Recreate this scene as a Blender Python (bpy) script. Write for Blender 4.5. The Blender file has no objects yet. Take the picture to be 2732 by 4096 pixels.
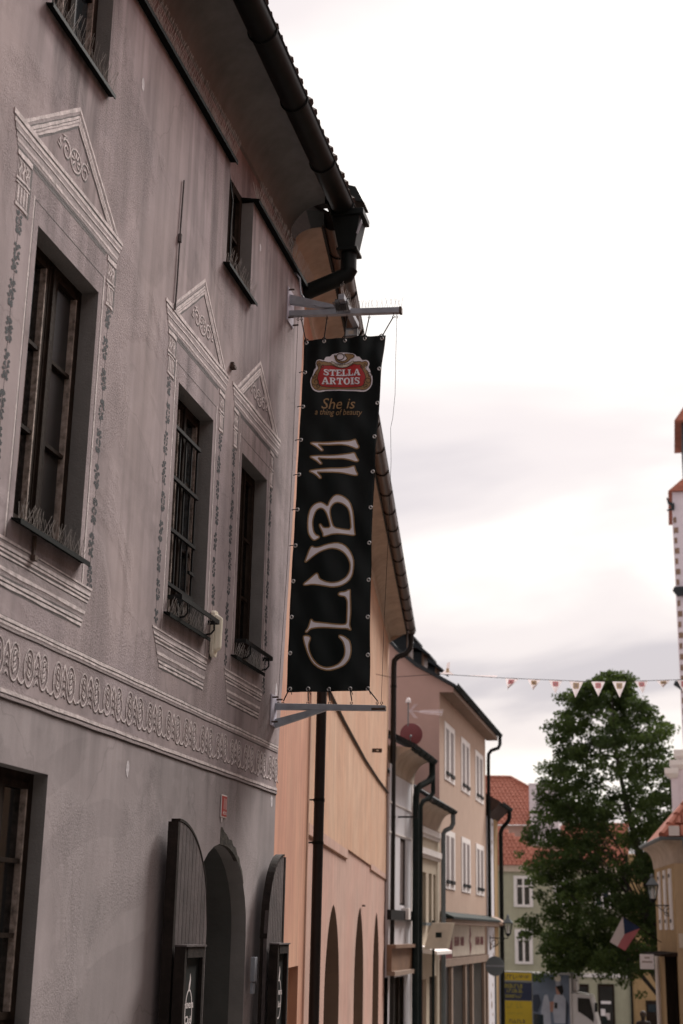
import bpy, bmesh, math, random
from mathutils import Vector, Matrix
from mathutils.geometry import tessellate_polygon
RAD = math.radians
SC = bpy.context.scene
COL = SC.collection
random.seed(11)

# ---------------------------------------------------------------- camera
cam_data = bpy.data.cameras.new('camera')
cam = bpy.data.objects.new('camera', cam_data)
COL.objects.link(cam)
rot = Matrix(((0.97545262, 0.04369335, 0.21583114),
              (0.21937164, -0.27822395, -0.93512968),
              (0.01919044, 0.95952192, -0.28097936)))
cam.matrix_world = Matrix.Translation((0, 0, 1.6)) @ rot.to_4x4()
cam_data.sensor_fit = 'VERTICAL'
cam_data.sensor_height = 36
cam_data.sensor_width = 24
cam_data.lens = 50
cam_data.clip_end = 2000
cam_data.dof.use_dof = True
cam_data.dof.focus_distance = 11.6
cam_data.dof.aperture_fstop = 2.3
SC.camera = cam

# ---------------------------------------------------------------- sky and sun
SUN_EL, SUN_AZ = RAD(48), RAD(20)          # azimuth measured from the street axis towards the right
world = bpy.data.worlds.new('World')
SC.world = world
world.use_nodes = True
nt = world.node_tree
nt.nodes.clear()
N = nt.nodes.new
out = N('ShaderNodeOutputWorld')
sky = N('ShaderNodeTexSky')
sky.sky_type = 'NISHITA'
sky.sun_disc = False
sky.sun_elevation = SUN_EL
sky.sun_rotation = SUN_AZ
sky.air_density = 1.5
sky.dust_density = 4
bg_sky = N('ShaderNodeBackground')
bg_sky.inputs['Strength'].default_value = 0.05
nt.links.new(sky.outputs[0], bg_sky.inputs['Color'])
tc = N('ShaderNodeTexCoord')
sep = N('ShaderNodeSeparateXYZ')
nt.links.new(tc.outputs['Generated'], sep.inputs[0])
# cloud layer: project the view direction on a flat deck overhead
zc = N('ShaderNodeMath'); zc.operation = 'MAXIMUM'; zc.inputs[1].default_value = 0.0
nt.links.new(sep.outputs['Z'], zc.inputs[0])
za = N('ShaderNodeMath'); za.operation = 'ADD'; za.inputs[1].default_value = 0.2
nt.links.new(zc.outputs[0], za.inputs[0])
dx = N('ShaderNodeMath'); dx.operation = 'DIVIDE'
dy = N('ShaderNodeMath'); dy.operation = 'DIVIDE'
nt.links.new(sep.outputs['X'], dx.inputs[0]); nt.links.new(za.outputs[0], dx.inputs[1])
nt.links.new(sep.outputs['Y'], dy.inputs[0]); nt.links.new(za.outputs[0], dy.inputs[1])
cmb = N('ShaderNodeCombineXYZ')
nt.links.new(dx.outputs[0], cmb.inputs[0]); nt.links.new(dy.outputs[0], cmb.inputs[1])
mp = N('ShaderNodeMapping'); mp.inputs['Location'].default_value = (5.03, 3.08, 0); mp.inputs['Scale'].default_value = (0.85, 1.0, 1)
nt.links.new(cmb.outputs[0], mp.inputs[0])
n1 = N('ShaderNodeTexNoise'); n1.inputs['Scale'].default_value = 1.5; n1.inputs['Detail'].default_value = 7; n1.inputs['Roughness'].default_value = 0.42
n1.inputs['Distortion'].default_value = 0.5
nt.links.new(mp.outputs[0], n1.inputs['Vector'])
rp = N('ShaderNodeValToRGB')
rp.color_ramp.interpolation = 'EASE'
cr = rp.color_ramp.elements
cr[0].position = 0.37; cr[0].color = (0.66, 0.61, 0.655, 1)
cr[1].position = 0.62; cr[1].color = (1.24, 1.17, 1.11, 1)
e = cr.new(0.49); e.color = (0.97, 0.885, 0.88, 1)
nt.links.new(n1.outputs['Fac'], rp.inputs[0])
bg_cloud = N('ShaderNodeBackground')
bg_cloud.inputs['Strength'].default_value = 0.215
nt.links.new(rp.outputs[0], bg_cloud.inputs['Color'])
mixs = N('ShaderNodeMixShader'); mixs.inputs[0].default_value = 0.93
nt.links.new(bg_sky.outputs[0], mixs.inputs[1]); nt.links.new(bg_cloud.outputs[0], mixs.inputs[2])
nt.links.new(mixs.outputs[0], out.inputs['Surface'])

sun_d = bpy.data.lights.new('sun', 'SUN')
sun_d.energy = 1.5
sun_d.angle = RAD(24)
sun_d.color = (1.0, 0.95, 0.9)
sun = bpy.data.objects.new('sun', sun_d)
COL.objects.link(sun)
sd = Vector((math.sin(SUN_AZ) * math.cos(SUN_EL), math.cos(SUN_AZ) * math.cos(SUN_EL), math.sin(SUN_EL)))
sun.rotation_euler = sd.to_track_quat('Z', 'Y').to_euler()
sun.location = (0, 20, 40)

vs = SC.view_settings
vs.view_transform = 'Standard'
vs.look = 'None'
vs.gamma = 1
vs.exposure = 2.12
vs.use_curve_mapping = False
SC.render.engine = 'CYCLES'

# ---------------------------------------------------------------- helpers
def thing(name, label, cat, loc=(0, 0, 0), rotz=0, group=None):
    o = bpy.data.objects.new(name, None)
    COL.objects.link(o)
    o.location = loc
    o.rotation_euler = (0, 0, rotz)
    o.empty_display_size = 0.2
    o['label'] = label
    o['category'] = cat
    if group:
        o['group'] = group
    return o

def tag(o, label=None, cat=None, group=None, kind=None):
    if label: o['label'] = label
    if cat: o['category'] = cat
    if group: o['group'] = group
    if kind: o['kind'] = kind
    return o

def inst(src, name, parent, loc=(0, 0, 0), rot=(0, 0, 0), scale=(1, 1, 1)):
    """another object on the same mesh data"""
    o = bpy.data.objects.new(name, src.data)
    COL.objects.link(o)
    o.parent = parent
    o.location = loc
    o.rotation_euler = rot
    o.scale = scale
    return o

class MB:
    def __init__(s):
        s.v, s.f, s.m = [], [], []
    def face(s, pts, mi=0):
        n = len(s.v)
        s.v += [tuple(p) for p in pts]
        s.f.append(tuple(range(n, n + len(pts))))
        s.m.append(mi)
        return s
    def box(s, x0, x1, y0, y1, z0, z1, mi=0):
        n = len(s.v)
        s.v += [(x0, y0, z0), (x1, y0, z0), (x1, y1, z0), (x0, y1, z0), (x0, y0, z1), (x1, y0, z1), (x1, y1, z1), (x0, y1, z1)]
        for q in ((0, 3, 2, 1), (4, 5, 6, 7), (0, 1, 5, 4), (1, 2, 6, 5), (2, 3, 7, 6), (3, 0, 4, 7)):
            s.f.append(tuple(n + i for i in q)); s.m.append(mi)
        return s
    def hexa(s, p, mi=0):
        """eight corners: bottom ring then top ring"""
        n = len(s.v)
        s.v += [tuple(q) for q in p]
        for q in ((0, 3, 2, 1), (4, 5, 6, 7), (0, 1, 5, 4), (1, 2, 6, 5), (2, 3, 7, 6), (3, 0, 4, 7)):
            s.f.append(tuple(n + i for i in q)); s.m.append(mi)
        return s
    def prism(s, poly, a0, a1, axis='x', mi=0):
        """extrude a 2-D outline; axis x: (y,z), axis y: (x,z), axis z: (x,y)"""
        def P(p, a):
            return (a, p[0], p[1]) if axis == 'x' else ((p[0], a, p[1]) if axis == 'y' else (p[0], p[1], a))
        n = len(s.v); k = len(poly)
        s.v += [P(p, a0) for p in poly] + [P(p, a1) for p in poly]
        tris = tessellate_polygon([[Vector((p[0], p[1], 0)) for p in poly]])
        for t in tris:
            s.f.append(tuple(n + i for i in t)); s.m.append(mi)
            s.f.append(tuple(n + k + i for i in reversed(t))); s.m.append(mi)
        for i in range(k):
            j = (i + 1) % k
            s.f.append((n + i, n + j, n + k + j, n + k + i)); s.m.append(mi)
        return s
    def sheet(s, outer, holes, x, depth, mi=0, mr=None):
        """facade in the plane x with openings whose reveals run back by depth"""
        loops = [[Vector((p[0], p[1], 0)) for p in outer]] + [[Vector((p[0], p[1], 0)) for p in h] for h in holes]
        flat = [p for l in loops for p in l]
        n = len(s.v)
        s.v += [(x, p[0], p[1]) for p in flat]
        for t in tessellate_polygon(loops):
            s.f.append(tuple(n + i for i in t)); s.m.append(mi)
        mr = mi if mr is None else mr
        for h in holes:
            for i in range(len(h)):
                a, b = h[i], h[(i + 1) % len(h)]
                s.face([(x, a[0], a[1]), (x, b[0], b[1]), (x - depth, b[0], b[1]), (x - depth, a[0], a[1])], mr)
        return s
    def tube(s, pts, r, n=8, mi=0, cap=True, squash=None):
        pts = [Vector(p) for p in pts]
        rs = r if isinstance(r, (list, tuple)) else [r] * len(pts)
        base = len(s.v)
        ref = None
        for i, p in enumerate(pts):
            t = (pts[min(i + 1, len(pts) - 1)] - pts[max(i - 1, 0)])
            if t.length < 1e-9: t = Vector((0, 0, 1))
            t.normalize()
            if ref is None:
                ref = Vector((0, 0, 1)) if abs(t.z) < 0.9 else Vector((1, 0, 0))
            a = t.cross(ref)
            if a.length < 1e-6: a = t.cross(Vector((0, 1, 0)))
            a.normalize(); b = t.cross(a)
            for k in range(n):
                w = 2 * math.pi * k / n
                s.v.append(tuple(p + (a * math.cos(w) + b * math.sin(w)) * rs[i]))
        for i in range(len(pts) - 1):
            for k in range(n):
                k2 = (k + 1) % n
                s.f.append((base + i * n + k, base + i * n + k2, base + (i + 1) * n + k2, base + (i + 1) * n + k)); s.m.append(mi)
        if cap:
            s.f.append(tuple(base + k for k in reversed(range(n)))); s.m.append(mi)
            e = base + (len(pts) - 1) * n
            s.f.append(tuple(e + k for k in range(n))); s.m.append(mi)
        return s
    def ribbon(s, pts, w, x0, x1, mi=0, axis='x', closed=False):
        """flat strip of width w along a polyline in the facade plane, from x0 (back) to x1 (front)"""
        k = len(pts)
        L, Rr = [], []
        for i, p in enumerate(pts):
            if closed:
                a, b = pts[(i - 1) % k], pts[(i + 1) % k]
            else:
                a, b = pts[max(i - 1, 0)], pts[min(i + 1, k - 1)]
            d = Vector((b[0] - a[0], b[1] - a[1]))
            if d.length < 1e-9: d = Vector((1, 0))
            d.normalize()
            ww = w[i] if isinstance(w, (list, tuple)) else w
            nx, ny = -d.y * ww / 2, d.x * ww / 2
            L.append((p[0] + nx, p[1] + ny)); Rr.append((p[0] - nx, p[1] - ny))
        def P(p, a):
            return (a, p[0], p[1]) if axis == 'x' else (p[0], a, p[1])
        for i in range(k if closed else k - 1):
            j = (i + 1) % k
            s.face([P(L[i], x1), P(Rr[i], x1), P(Rr[j], x1), P(L[j], x1)], mi)
            s.face([P(L[i], x0), P(L[i], x1), P(L[j], x1), P(L[j], x0)], mi)
            s.face([P(Rr[i], x1), P(Rr[i], x0), P(Rr[j], x0), P(Rr[j], x1)], mi)
        return s
    def build(s, name, mats, parent=None, smooth=False, bevel=0, fix=True):
        me = bpy.data.meshes.new(name)
        me.from_pydata(s.v, [], s.f)
        if not isinstance(mats, (list, tuple)): mats = [mats]
        for m in mats: me.materials.append(m)
        me.polygons.foreach_set('material_index', s.m)
        if fix or smooth:
            bm = bmesh.new(); bm.from_mesh(me)
            if smooth or bevel:
                bmesh.ops.remove_doubles(bm, verts=bm.verts, dist=1e-5)
            bmesh.ops.recalc_face_normals(bm, faces=bm.faces)
            bm.to_mesh(me); bm.free()
        if smooth:
            me.polygons.foreach_set('use_smooth', [True] * len(me.polygons))
            try: me.set_sharp_from_angle(angle=RAD(40))
            except Exception: pass
        me.update()
        o = bpy.data.objects.new(name, me)
        COL.objects.link(o)
        o.parent = parent
        if bevel:
            b = o.modifiers.new('bevel', 'BEVEL'); b.width = bevel; b.segments = 2; b.limit_method = 'ANGLE'
        return o

def rect(u0, u1, z0, z1):
    return [(u0, z0), (u1, z0), (u1, z1), (u0, z1)]

def lin(h):
    h = h.lstrip('#')
    c = [int(h[i:i + 2], 16) / 255 for i in (0, 2, 4)]
    return tuple(v / 12.92 if v <= 0.04045 else ((v + 0.055) / 1.055) ** 2.4 for v in c)

def material(name, col, rough=0.85, var=0.12, scale=2.0, bump=0.0, bscale=60, streak=0.0, metal=0.0, spec=0.35, tint=None, dirt=0.0):
    """procedural surface: blotches, vertical rain streaks, grain relief"""
    m = bpy.data.materials.new(name)
    m.use_nodes = True
    t = m.node_tree; t.nodes.clear()
    n = t.nodes.new; l = t.links.new
    o = n('ShaderNodeOutputMaterial'); b = n('ShaderNodeBsdfPrincipled')
    l(b.outputs[0], o.inputs[0])
    b.inputs['Roughness'].default_value = rough
    b.inputs['Metallic'].default_value = metal
    b.inputs['Specular IOR Level'].default_value = spec
    c = n('ShaderNodeTexCoord')
    cur = None
    def mul(prev, fac_socket, lo, hi):
        r = n('ShaderNodeMapRange')
        r.inputs['From Min'].default_value = 0.3; r.inputs['From Max'].default_value = 0.7
        r.inputs['To Min'].default_value = lo; r.inputs['To Max'].default_value = hi
        l(fac_socket, r.inputs['Value'])
        x = n('ShaderNodeVectorMath'); x.operation = 'SCALE'
        if prev is None: x.inputs[0].default_value = col[:3]
        else: l(prev, x.inputs[0])
        l(r.outputs[0], x.inputs['Scale'])
        return x.outputs[0]
    if tint is not None:
        nz = n('ShaderNodeTexNoise'); nz.inputs['Scale'].default_value = scale * 0.45; nz.inputs['Detail'].default_value = 4
        l(c.outputs['Object'], nz.inputs['Vector'])
        mx = n('ShaderNodeMix'); mx.data_type = 'RGBA'
        mx.inputs[6].default_value = (*col[:3], 1); mx.inputs[7].default_value = (*tint[:3], 1)
        r = n('ShaderNodeMapRange'); r.inputs['From Min'].default_value = 0.38; r.inputs['From Max'].default_value = 0.66
        l(nz.outputs['Fac'], r.inputs['Value']); l(r.outputs[0], mx.inputs[0])
        cur = mx.outputs[2]
    if var:
        nz = n('ShaderNodeTexNoise'); nz.inputs['Scale'].default_value = scale; nz.inputs['Detail'].default_value = 7; nz.inputs['Roughness'].default_value = 0.6
        l(c.outputs['Object'], nz.inputs['Vector'])
        cur = mul(cur, nz.outputs['Fac'], 1 - var, 1 + var)
    if streak:
        mpn = n('ShaderNodeMapping'); mpn.inputs['Scale'].default_value = (7, 7, 0.45)
        l(c.outputs['Object'], mpn.inputs[0])
        nz = n('ShaderNodeTexNoise'); nz.inputs['Scale'].default_value = 1.3; nz.inputs['Detail'].default_value = 5
        l(mpn.outputs[0], nz.inputs['Vector'])
        cur = mul(cur, nz.outputs['Fac'], 1 - streak, 1 + streak * 0.8)
    if dirt:
        nz = n('ShaderNodeTexNoise'); nz.inputs['Scale'].default_value = 1.1; nz.inputs['Detail'].default_value = 9; nz.inputs['Roughness'].default_value = 0.7
        l(c.outputs['Object'], nz.inputs['Vector'])
        r = n('ShaderNodeMapRange'); r.inputs['From Min'].default_value = 0.56; r.inputs['From Max'].default_value = 0.72
        r.inputs['To Min'].default_value = 1.0; r.inputs['To Max'].default_value = 1 - dirt
        l(nz.outputs['Fac'], r.inputs['Value'])
        x = n('ShaderNodeVectorMath'); x.operation = 'SCALE'
        if cur is None: x.inputs[0].default_value = col[:3]
        else: l(cur, x.inputs[0])
        l(r.outputs[0], x.inputs['Scale'])
        cur = x.outputs[0]
    if cur is None: b.inputs['Base Color'].default_value = (*col[:3], 1)
    else: l(cur, b.inputs['Base Color'])
    if bump:
        nz = n('ShaderNodeTexNoise'); nz.inputs['Scale'].default_value = bscale; nz.inputs['Detail'].default_value = 6; nz.inputs['Roughness'].default_value = 0.65
        l(c.outputs['Object'], nz.inputs['Vector'])
        bp = n('ShaderNodeBump'); bp.inputs['Strength'].default_value = min(1, bump); bp.inputs['Distance'].default_value = 0.02
        l(nz.outputs['Fac'], bp.inputs['Height'])
        l(bp.outputs[0], b.inputs['Normal'])
    return m

STAINS = [(-40, 14, 8.2, 1.3, 0.11), (7.2, 8.25, 3.8, 0.55, 0.25), (9.8, 10.8, 3.8, 0.55, 0.25), (11.5, 12.4, 3.8, 0.5, 0.25), (7.0, 8.15, 7.1, 0.7, 0.25), (10.8, 11.7, 7.15, 0.7, 0.25), (-40, 14, 2.79, 0.6, 0.22), (12.75, 13.2, 8.0, 5.0, 0.2)]
def plaster(name, base, warm, cool, coarse):
    """old hand-trowelled render: smooth and pitted areas, hairline cracks, run-off streaks"""
    m = material(name, base, rough=0.92, var=0.13, scale=1.6, streak=0.065, tint=warm, dirt=0.30, spec=0.15)
    t = m.node_tree; n = t.nodes.new; l = t.links.new
    b = [x for x in t.nodes if x.type == 'BSDF_PRINCIPLED'][0]
    c = [x for x in t.nodes if x.type == 'TEX_COORD'][0]
    # pitted patches
    mask = n('ShaderNodeTexNoise'); mask.inputs['Scale'].default_value = 0.8; mask.inputs['Detail'].default_value = 5; mask.inputs['Distortion'].default_value = 0.6
    l(c.outputs['Object'], mask.inputs['Vector'])
    mr = n('ShaderNodeMapRange'); mr.inputs['From Min'].default_value = 0.47; mr.inputs['From Max'].default_value = 0.54
    l(mask.outputs['Fac'], mr.inputs['Value'])
    grain = n('ShaderNodeTexNoise'); grain.inputs['Scale'].default_value = 62; grain.inputs['Detail'].default_value = 5; grain.inputs['Roughness'].default_value = 0.7
    l(c.outputs['Object'], grain.inputs['Vector'])
    trow = n('ShaderNodeTexNoise'); trow.inputs['Scale'].default_value = 2.6; trow.inputs['Detail'].default_value = 3
    mpn = n('ShaderNodeMapping'); mpn.inputs['Scale'].default_value = (1, 1, 0.5); mpn.inputs['Rotation'].default_value = (0.5, 0, 0)
    l(c.outputs['Object'], mpn.inputs[0]); l(mpn.outputs[0], trow.inputs['Vector'])
    g2 = n('ShaderNodeMath'); g2.operation = 'MULTIPLY'; l(grain.outputs['Fac'], g2.inputs[0])
    mm = n('ShaderNodeMapRange'); mm.inputs['To Min'].default_value = 0.10; mm.inputs['To Max'].default_value = coarse
    l(mr.outputs[0], mm.inputs['Value']); l(mm.outputs[0], g2.inputs[1])
    ad = n('ShaderNodeMath'); ad.operation = 'ADD'; th = n('ShaderNodeMath'); th.operation = 'MULTIPLY'; th.inputs[1].default_value = 0.55; l(trow.outputs['Fac'], th.inputs[0]); l(g2.outputs[0], ad.inputs[0]); l(th.outputs[0], ad.inputs[1])
    # hairline cracks
    vo = n('ShaderNodeTexVoronoi'); vo.feature = 'DISTANCE_TO_EDGE'; vo.inputs['Scale'].default_value = 0.55
    wob = n('ShaderNodeTexNoise'); wob.inputs['Scale'].default_value = 2.5; wob.inputs['Detail'].default_value = 5
    l(c.outputs['Object'], wob.inputs['Vector'])
    va = n('ShaderNodeVectorMath'); va.operation = 'MULTIPLY_ADD'; va.inputs[1].default_value = (0.5, 0.5, 0.5)
    l(wob.outputs['Color'], va.inputs[0]); l(c.outputs['Object'], va.inputs[2])
    l(va.outputs[0], vo.inputs['Vector'])
    ck = n('ShaderNodeMapRange'); ck.inputs['From Min'].default_value = 0.0; ck.inputs['From Max'].default_value = 0.006
    ck.inputs['To Min'].default_value = 0.84; ck.inputs['To Max'].default_value = 1.0
    l(vo.outputs['Distance'], ck.inputs['Value'])
    src = b.inputs['Base Color'].links[0].from_socket
    x = n('ShaderNodeVectorMath'); x.operation = 'SCALE'; l(src, x.inputs[0]); l(ck.outputs[0], x.inputs['Scale'])
    pit = n('ShaderNodeMapRange'); pit.inputs['From Min'].default_value = 0.36; pit.inputs['From Max'].default_value = 0.5
    pit.inputs['To Min'].default_value = 0.78; pit.inputs['To Max'].default_value = 1.0
    l(grain.outputs['Fac'], pit.inputs['Value'])
    pm = n('ShaderNodeMix'); pm.data_type = 'FLOAT'; pm.inputs[2].default_value = 1.0
    l(mr.outputs[0], pm.inputs[0]); l(pit.outputs[0], pm.inputs[3])
    x2 = n('ShaderNodeVectorMath'); x2.operation = 'SCALE'; l(x.outputs[0], x2.inputs[0]); l(pm.outputs[0], x2.inputs['Scale'])
    # repaired areas: a shade paler, with a definite edge
    rm = n('ShaderNodeTexNoise'); rm.inputs['Scale'].default_value = 0.45; rm.inputs['Detail'].default_value = 6; rm.inputs['Distortion'].default_value = 1.2
    off = n('ShaderNodeVectorMath'); off.operation = 'ADD'; off.inputs[1].default_value = (4.0, 9.0, 2.0); l(c.outputs['Object'], off.inputs[0]); l(off.outputs[0], rm.inputs['Vector'])
    rr_ = n('ShaderNodeMapRange'); rr_.inputs['From Min'].default_value = 0.50; rr_.inputs['From Max'].default_value = 0.515; rr_.inputs['To Min'].default_value = 0.95; rr_.inputs['To Max'].default_value = 1.05
    l(rm.outputs['Fac'], rr_.inputs['Value'])
    x3 = n('ShaderNodeVectorMath'); x3.operation = 'SCALE'; l(x2.outputs[0], x3.inputs[0]); l(rr_.outputs[0], x3.inputs['Scale'])
    # run-off stains hanging below the ledge and the sills: u0, u1, top z, length, strength
    cur = x3.outputs[0]
    sp = n('ShaderNodeSeparateXYZ'); l(c.outputs['Object'], sp.inputs[0])
    ms = n('ShaderNodeMapping'); ms.inputs['Scale'].default_value = (1, 5.5, 0.5); l(c.outputs['Object'], ms.inputs[0])
    sn = n('ShaderNodeTexNoise'); sn.inputs['Scale'].default_value = 1.0; sn.inputs['Detail'].default_value = 6; sn.inputs['Distortion'].default_value = 0.4; l(ms.outputs[0], sn.inputs['Vector'])
    sr = n('ShaderNodeMapRange'); sr.inputs['From Min'].default_value = 0.42; sr.inputs['From Max'].default_value = 0.68; l(sn.outputs['Fac'], sr.inputs['Value'])
    for u0, u1, zt, ln, st in STAINS:
        def ramp(sock, a, b_):
            q = n('ShaderNodeMapRange'); q.interpolation_type = 'SMOOTHSTEP'; q.inputs['From Min'].default_value = a; q.inputs['From Max'].default_value = b_; l(sock, q.inputs['Value']); return q.outputs[0]
        def times(p_, q_):
            q = n('ShaderNodeMath'); q.operation = 'MULTIPLY'; l(p_, q.inputs[0]); l(q_, q.inputs[1]); return q.outputs[0]
        k = times(times(ramp(sp.outputs['Y'], u0 - .06, u0 + .06), ramp(sp.outputs['Y'], u1 + .06, u1 - .06)), times(ramp(sp.outputs['Z'], zt - ln, zt), sr.outputs[0]))
        q = n('ShaderNodeMapRange'); q.inputs['To Min'].default_value = 1.0; q.inputs['To Max'].default_value = 1 - st; l(k, q.inputs['Value'])
        xx = n('ShaderNodeVectorMath'); xx.operation = 'SCALE'; l(cur, xx.inputs[0]); l(q.outputs[0], xx.inputs['Scale']); cur = xx.outputs[0]
    l(cur, b.inputs['Base Color'])
    bp = n('ShaderNodeBump'); bp.inputs['Strength'].default_value = 0.7; bp.inputs['Distance'].default_value = 0.016
    l(ad.outputs[0], bp.inputs['Height']); l(bp.outputs[0], b.inputs['Normal'])
    return m

def glass(name, col, rough=0.06, var=0.15):
    m = material(name, col, rough=rough, var=var, scale=1.2, spec=0.5)
    return m

M = {}
M['plaster'] = plaster('grey_pink_plaster', (0.338, 0.281, 0.291), (0.35, 0.286, 0.285), None, 0.7)
M['plaster_low'] = plaster('grey_plaster', (0.325, 0.281, 0.285), (0.30, 0.265, 0.268), None, 0.5)
M['reveal'] = material('shaded_reveal_plaster', (0.19, 0.178, 0.172), var=0.12, scale=4, bump=0.3, bscale=60)  # darker than the wall plaster: the shade in the reveals is put into the colour
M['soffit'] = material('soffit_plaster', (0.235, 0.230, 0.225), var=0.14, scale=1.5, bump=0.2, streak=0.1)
M['paint_light'] = material('pale_sgraffito', (0.56, 0.485, 0.48), var=0.32, scale=14, bump=0.4, bscale=40, dirt=0.3)
M['paint_mid'] = material('mid_sgraffito', (0.29, 0.24, 0.242), var=0.15, scale=14, bump=0.4, bscale=40)
M['paint_dark'] = material('dark_sgraffito', (0.10, 0.086, 0.086), var=0.25, scale=14, bump=0.3, bscale=40)
M['leaf_paint'] = material('slate_leaf_paint', (0.035, 0.037, 0.042), var=0.3, scale=20)
M['iron'] = material('black_iron', (0.009, 0.0095, 0.0095), rough=0.6, var=0.3, scale=12, metal=0.0, spec=0.2, bump=0.1)
M['flash'] = material('dark_green_flashing', (0.007, 0.0085, 0.008), rough=0.7, var=0.3, scale=5, spec=0.1)
M['gutter'] = material('dark_painted_gutter', (0.0075, 0.0095, 0.009), rough=0.5, var=0.3, scale=3, spec=0.12, streak=0.2)
M['gutter_brown'] = material('brown_metal_gutter', (0.055, 0.038, 0.030), rough=0.4, var=0.25, scale=3, spec=0.4, streak=0.15)
M['pipe_brown'] = material('dark_brown_downpipe', (0.016, 0.0135, 0.013), rough=0.5, var=0.25, scale=3, spec=0.25, streak=0.15)
M['wire'] = material('steel_spike_wire', (0.50, 0.46, 0.43), rough=0.5, var=0.2, metal=0.0)
M['wood'] = material('dark_brown_wood', (0.024, 0.016, 0.012), rough=0.8, var=0.35, scale=9, spec=0.06, streak=0.3, bump=0.3, bscale=30)
M['bead'] = material('peeling_pale_wood', (0.30, 0.24, 0.21), rough=0.85, var=0.6, scale=22, bump=0.5, bscale=50)
M['pane'] = glass('dark_window_glass', (0.004, 0.0045, 0.005))
M['pane_blind'] = material('dark_blind', (0.018, 0.0185, 0.019), var=0.1, rough=0.3, spec=0.3)
M['pane_blue'] = glass('blue_grey_glass', (0.018, 0.026, 0.031))
M['steel'] = material('grey_painted_steel', (0.27, 0.285, 0.32), rough=0.5, var=0.15, scale=10, spec=0.4, dirt=0.3)
M['steel_lilac'] = material('pale_lilac_plate', (0.50, 0.47, 0.55), rough=0.55, var=0.12, scale=10)
M['rust'] = material('rusty_bolt', (0.07, 0.045, 0.035), rough=0.8, var=0.4, scale=20)
M['cord'] = material('black_cord', (0.012, 0.012, 0.013), rough=0.9, var=0.2)
M['ring'] = material('bright_metal_ring', (0.55, 0.54, 0.53), rough=0.35, var=0.1, metal=0.8)
M['roof_red'] = material('orange_clay_tile', (0.31, 0.105, 0.068), rough=0.85, var=0.25, scale=3, dirt=0.3)
M['roof_dark'] = material('dark_slate_roof', (0.020, 0.024, 0.028), rough=0.8, var=0.3, scale=3)
M['tile_brown'] = material('brown_clay_tile', (0.05, 0.032, 0.027), rough=0.9, var=0.3, scale=4)
M['white_box'] = material('cream_plastic', (0.80, 0.74, 0.62), rough=0.45, var=0.06, scale=3, dirt=0.15)
M['red_enamel'] = material('red_enamel', (0.36, 0.028, 0.03), rough=0.3, var=0.1)
M['white_enamel'] = material('white_enamel', (0.72, 0.66, 0.66), rough=0.35, var=0.08)
M['cobble'] = material('granite_setts', (0.22, 0.205, 0.195), var=0.35, scale=8, bump=0.8, bscale=9)
M['pave'] = material('granite_pavement', (0.24, 0.22, 0.21), var=0.2, scale=4, bump=0.4, bscale=20)
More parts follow.
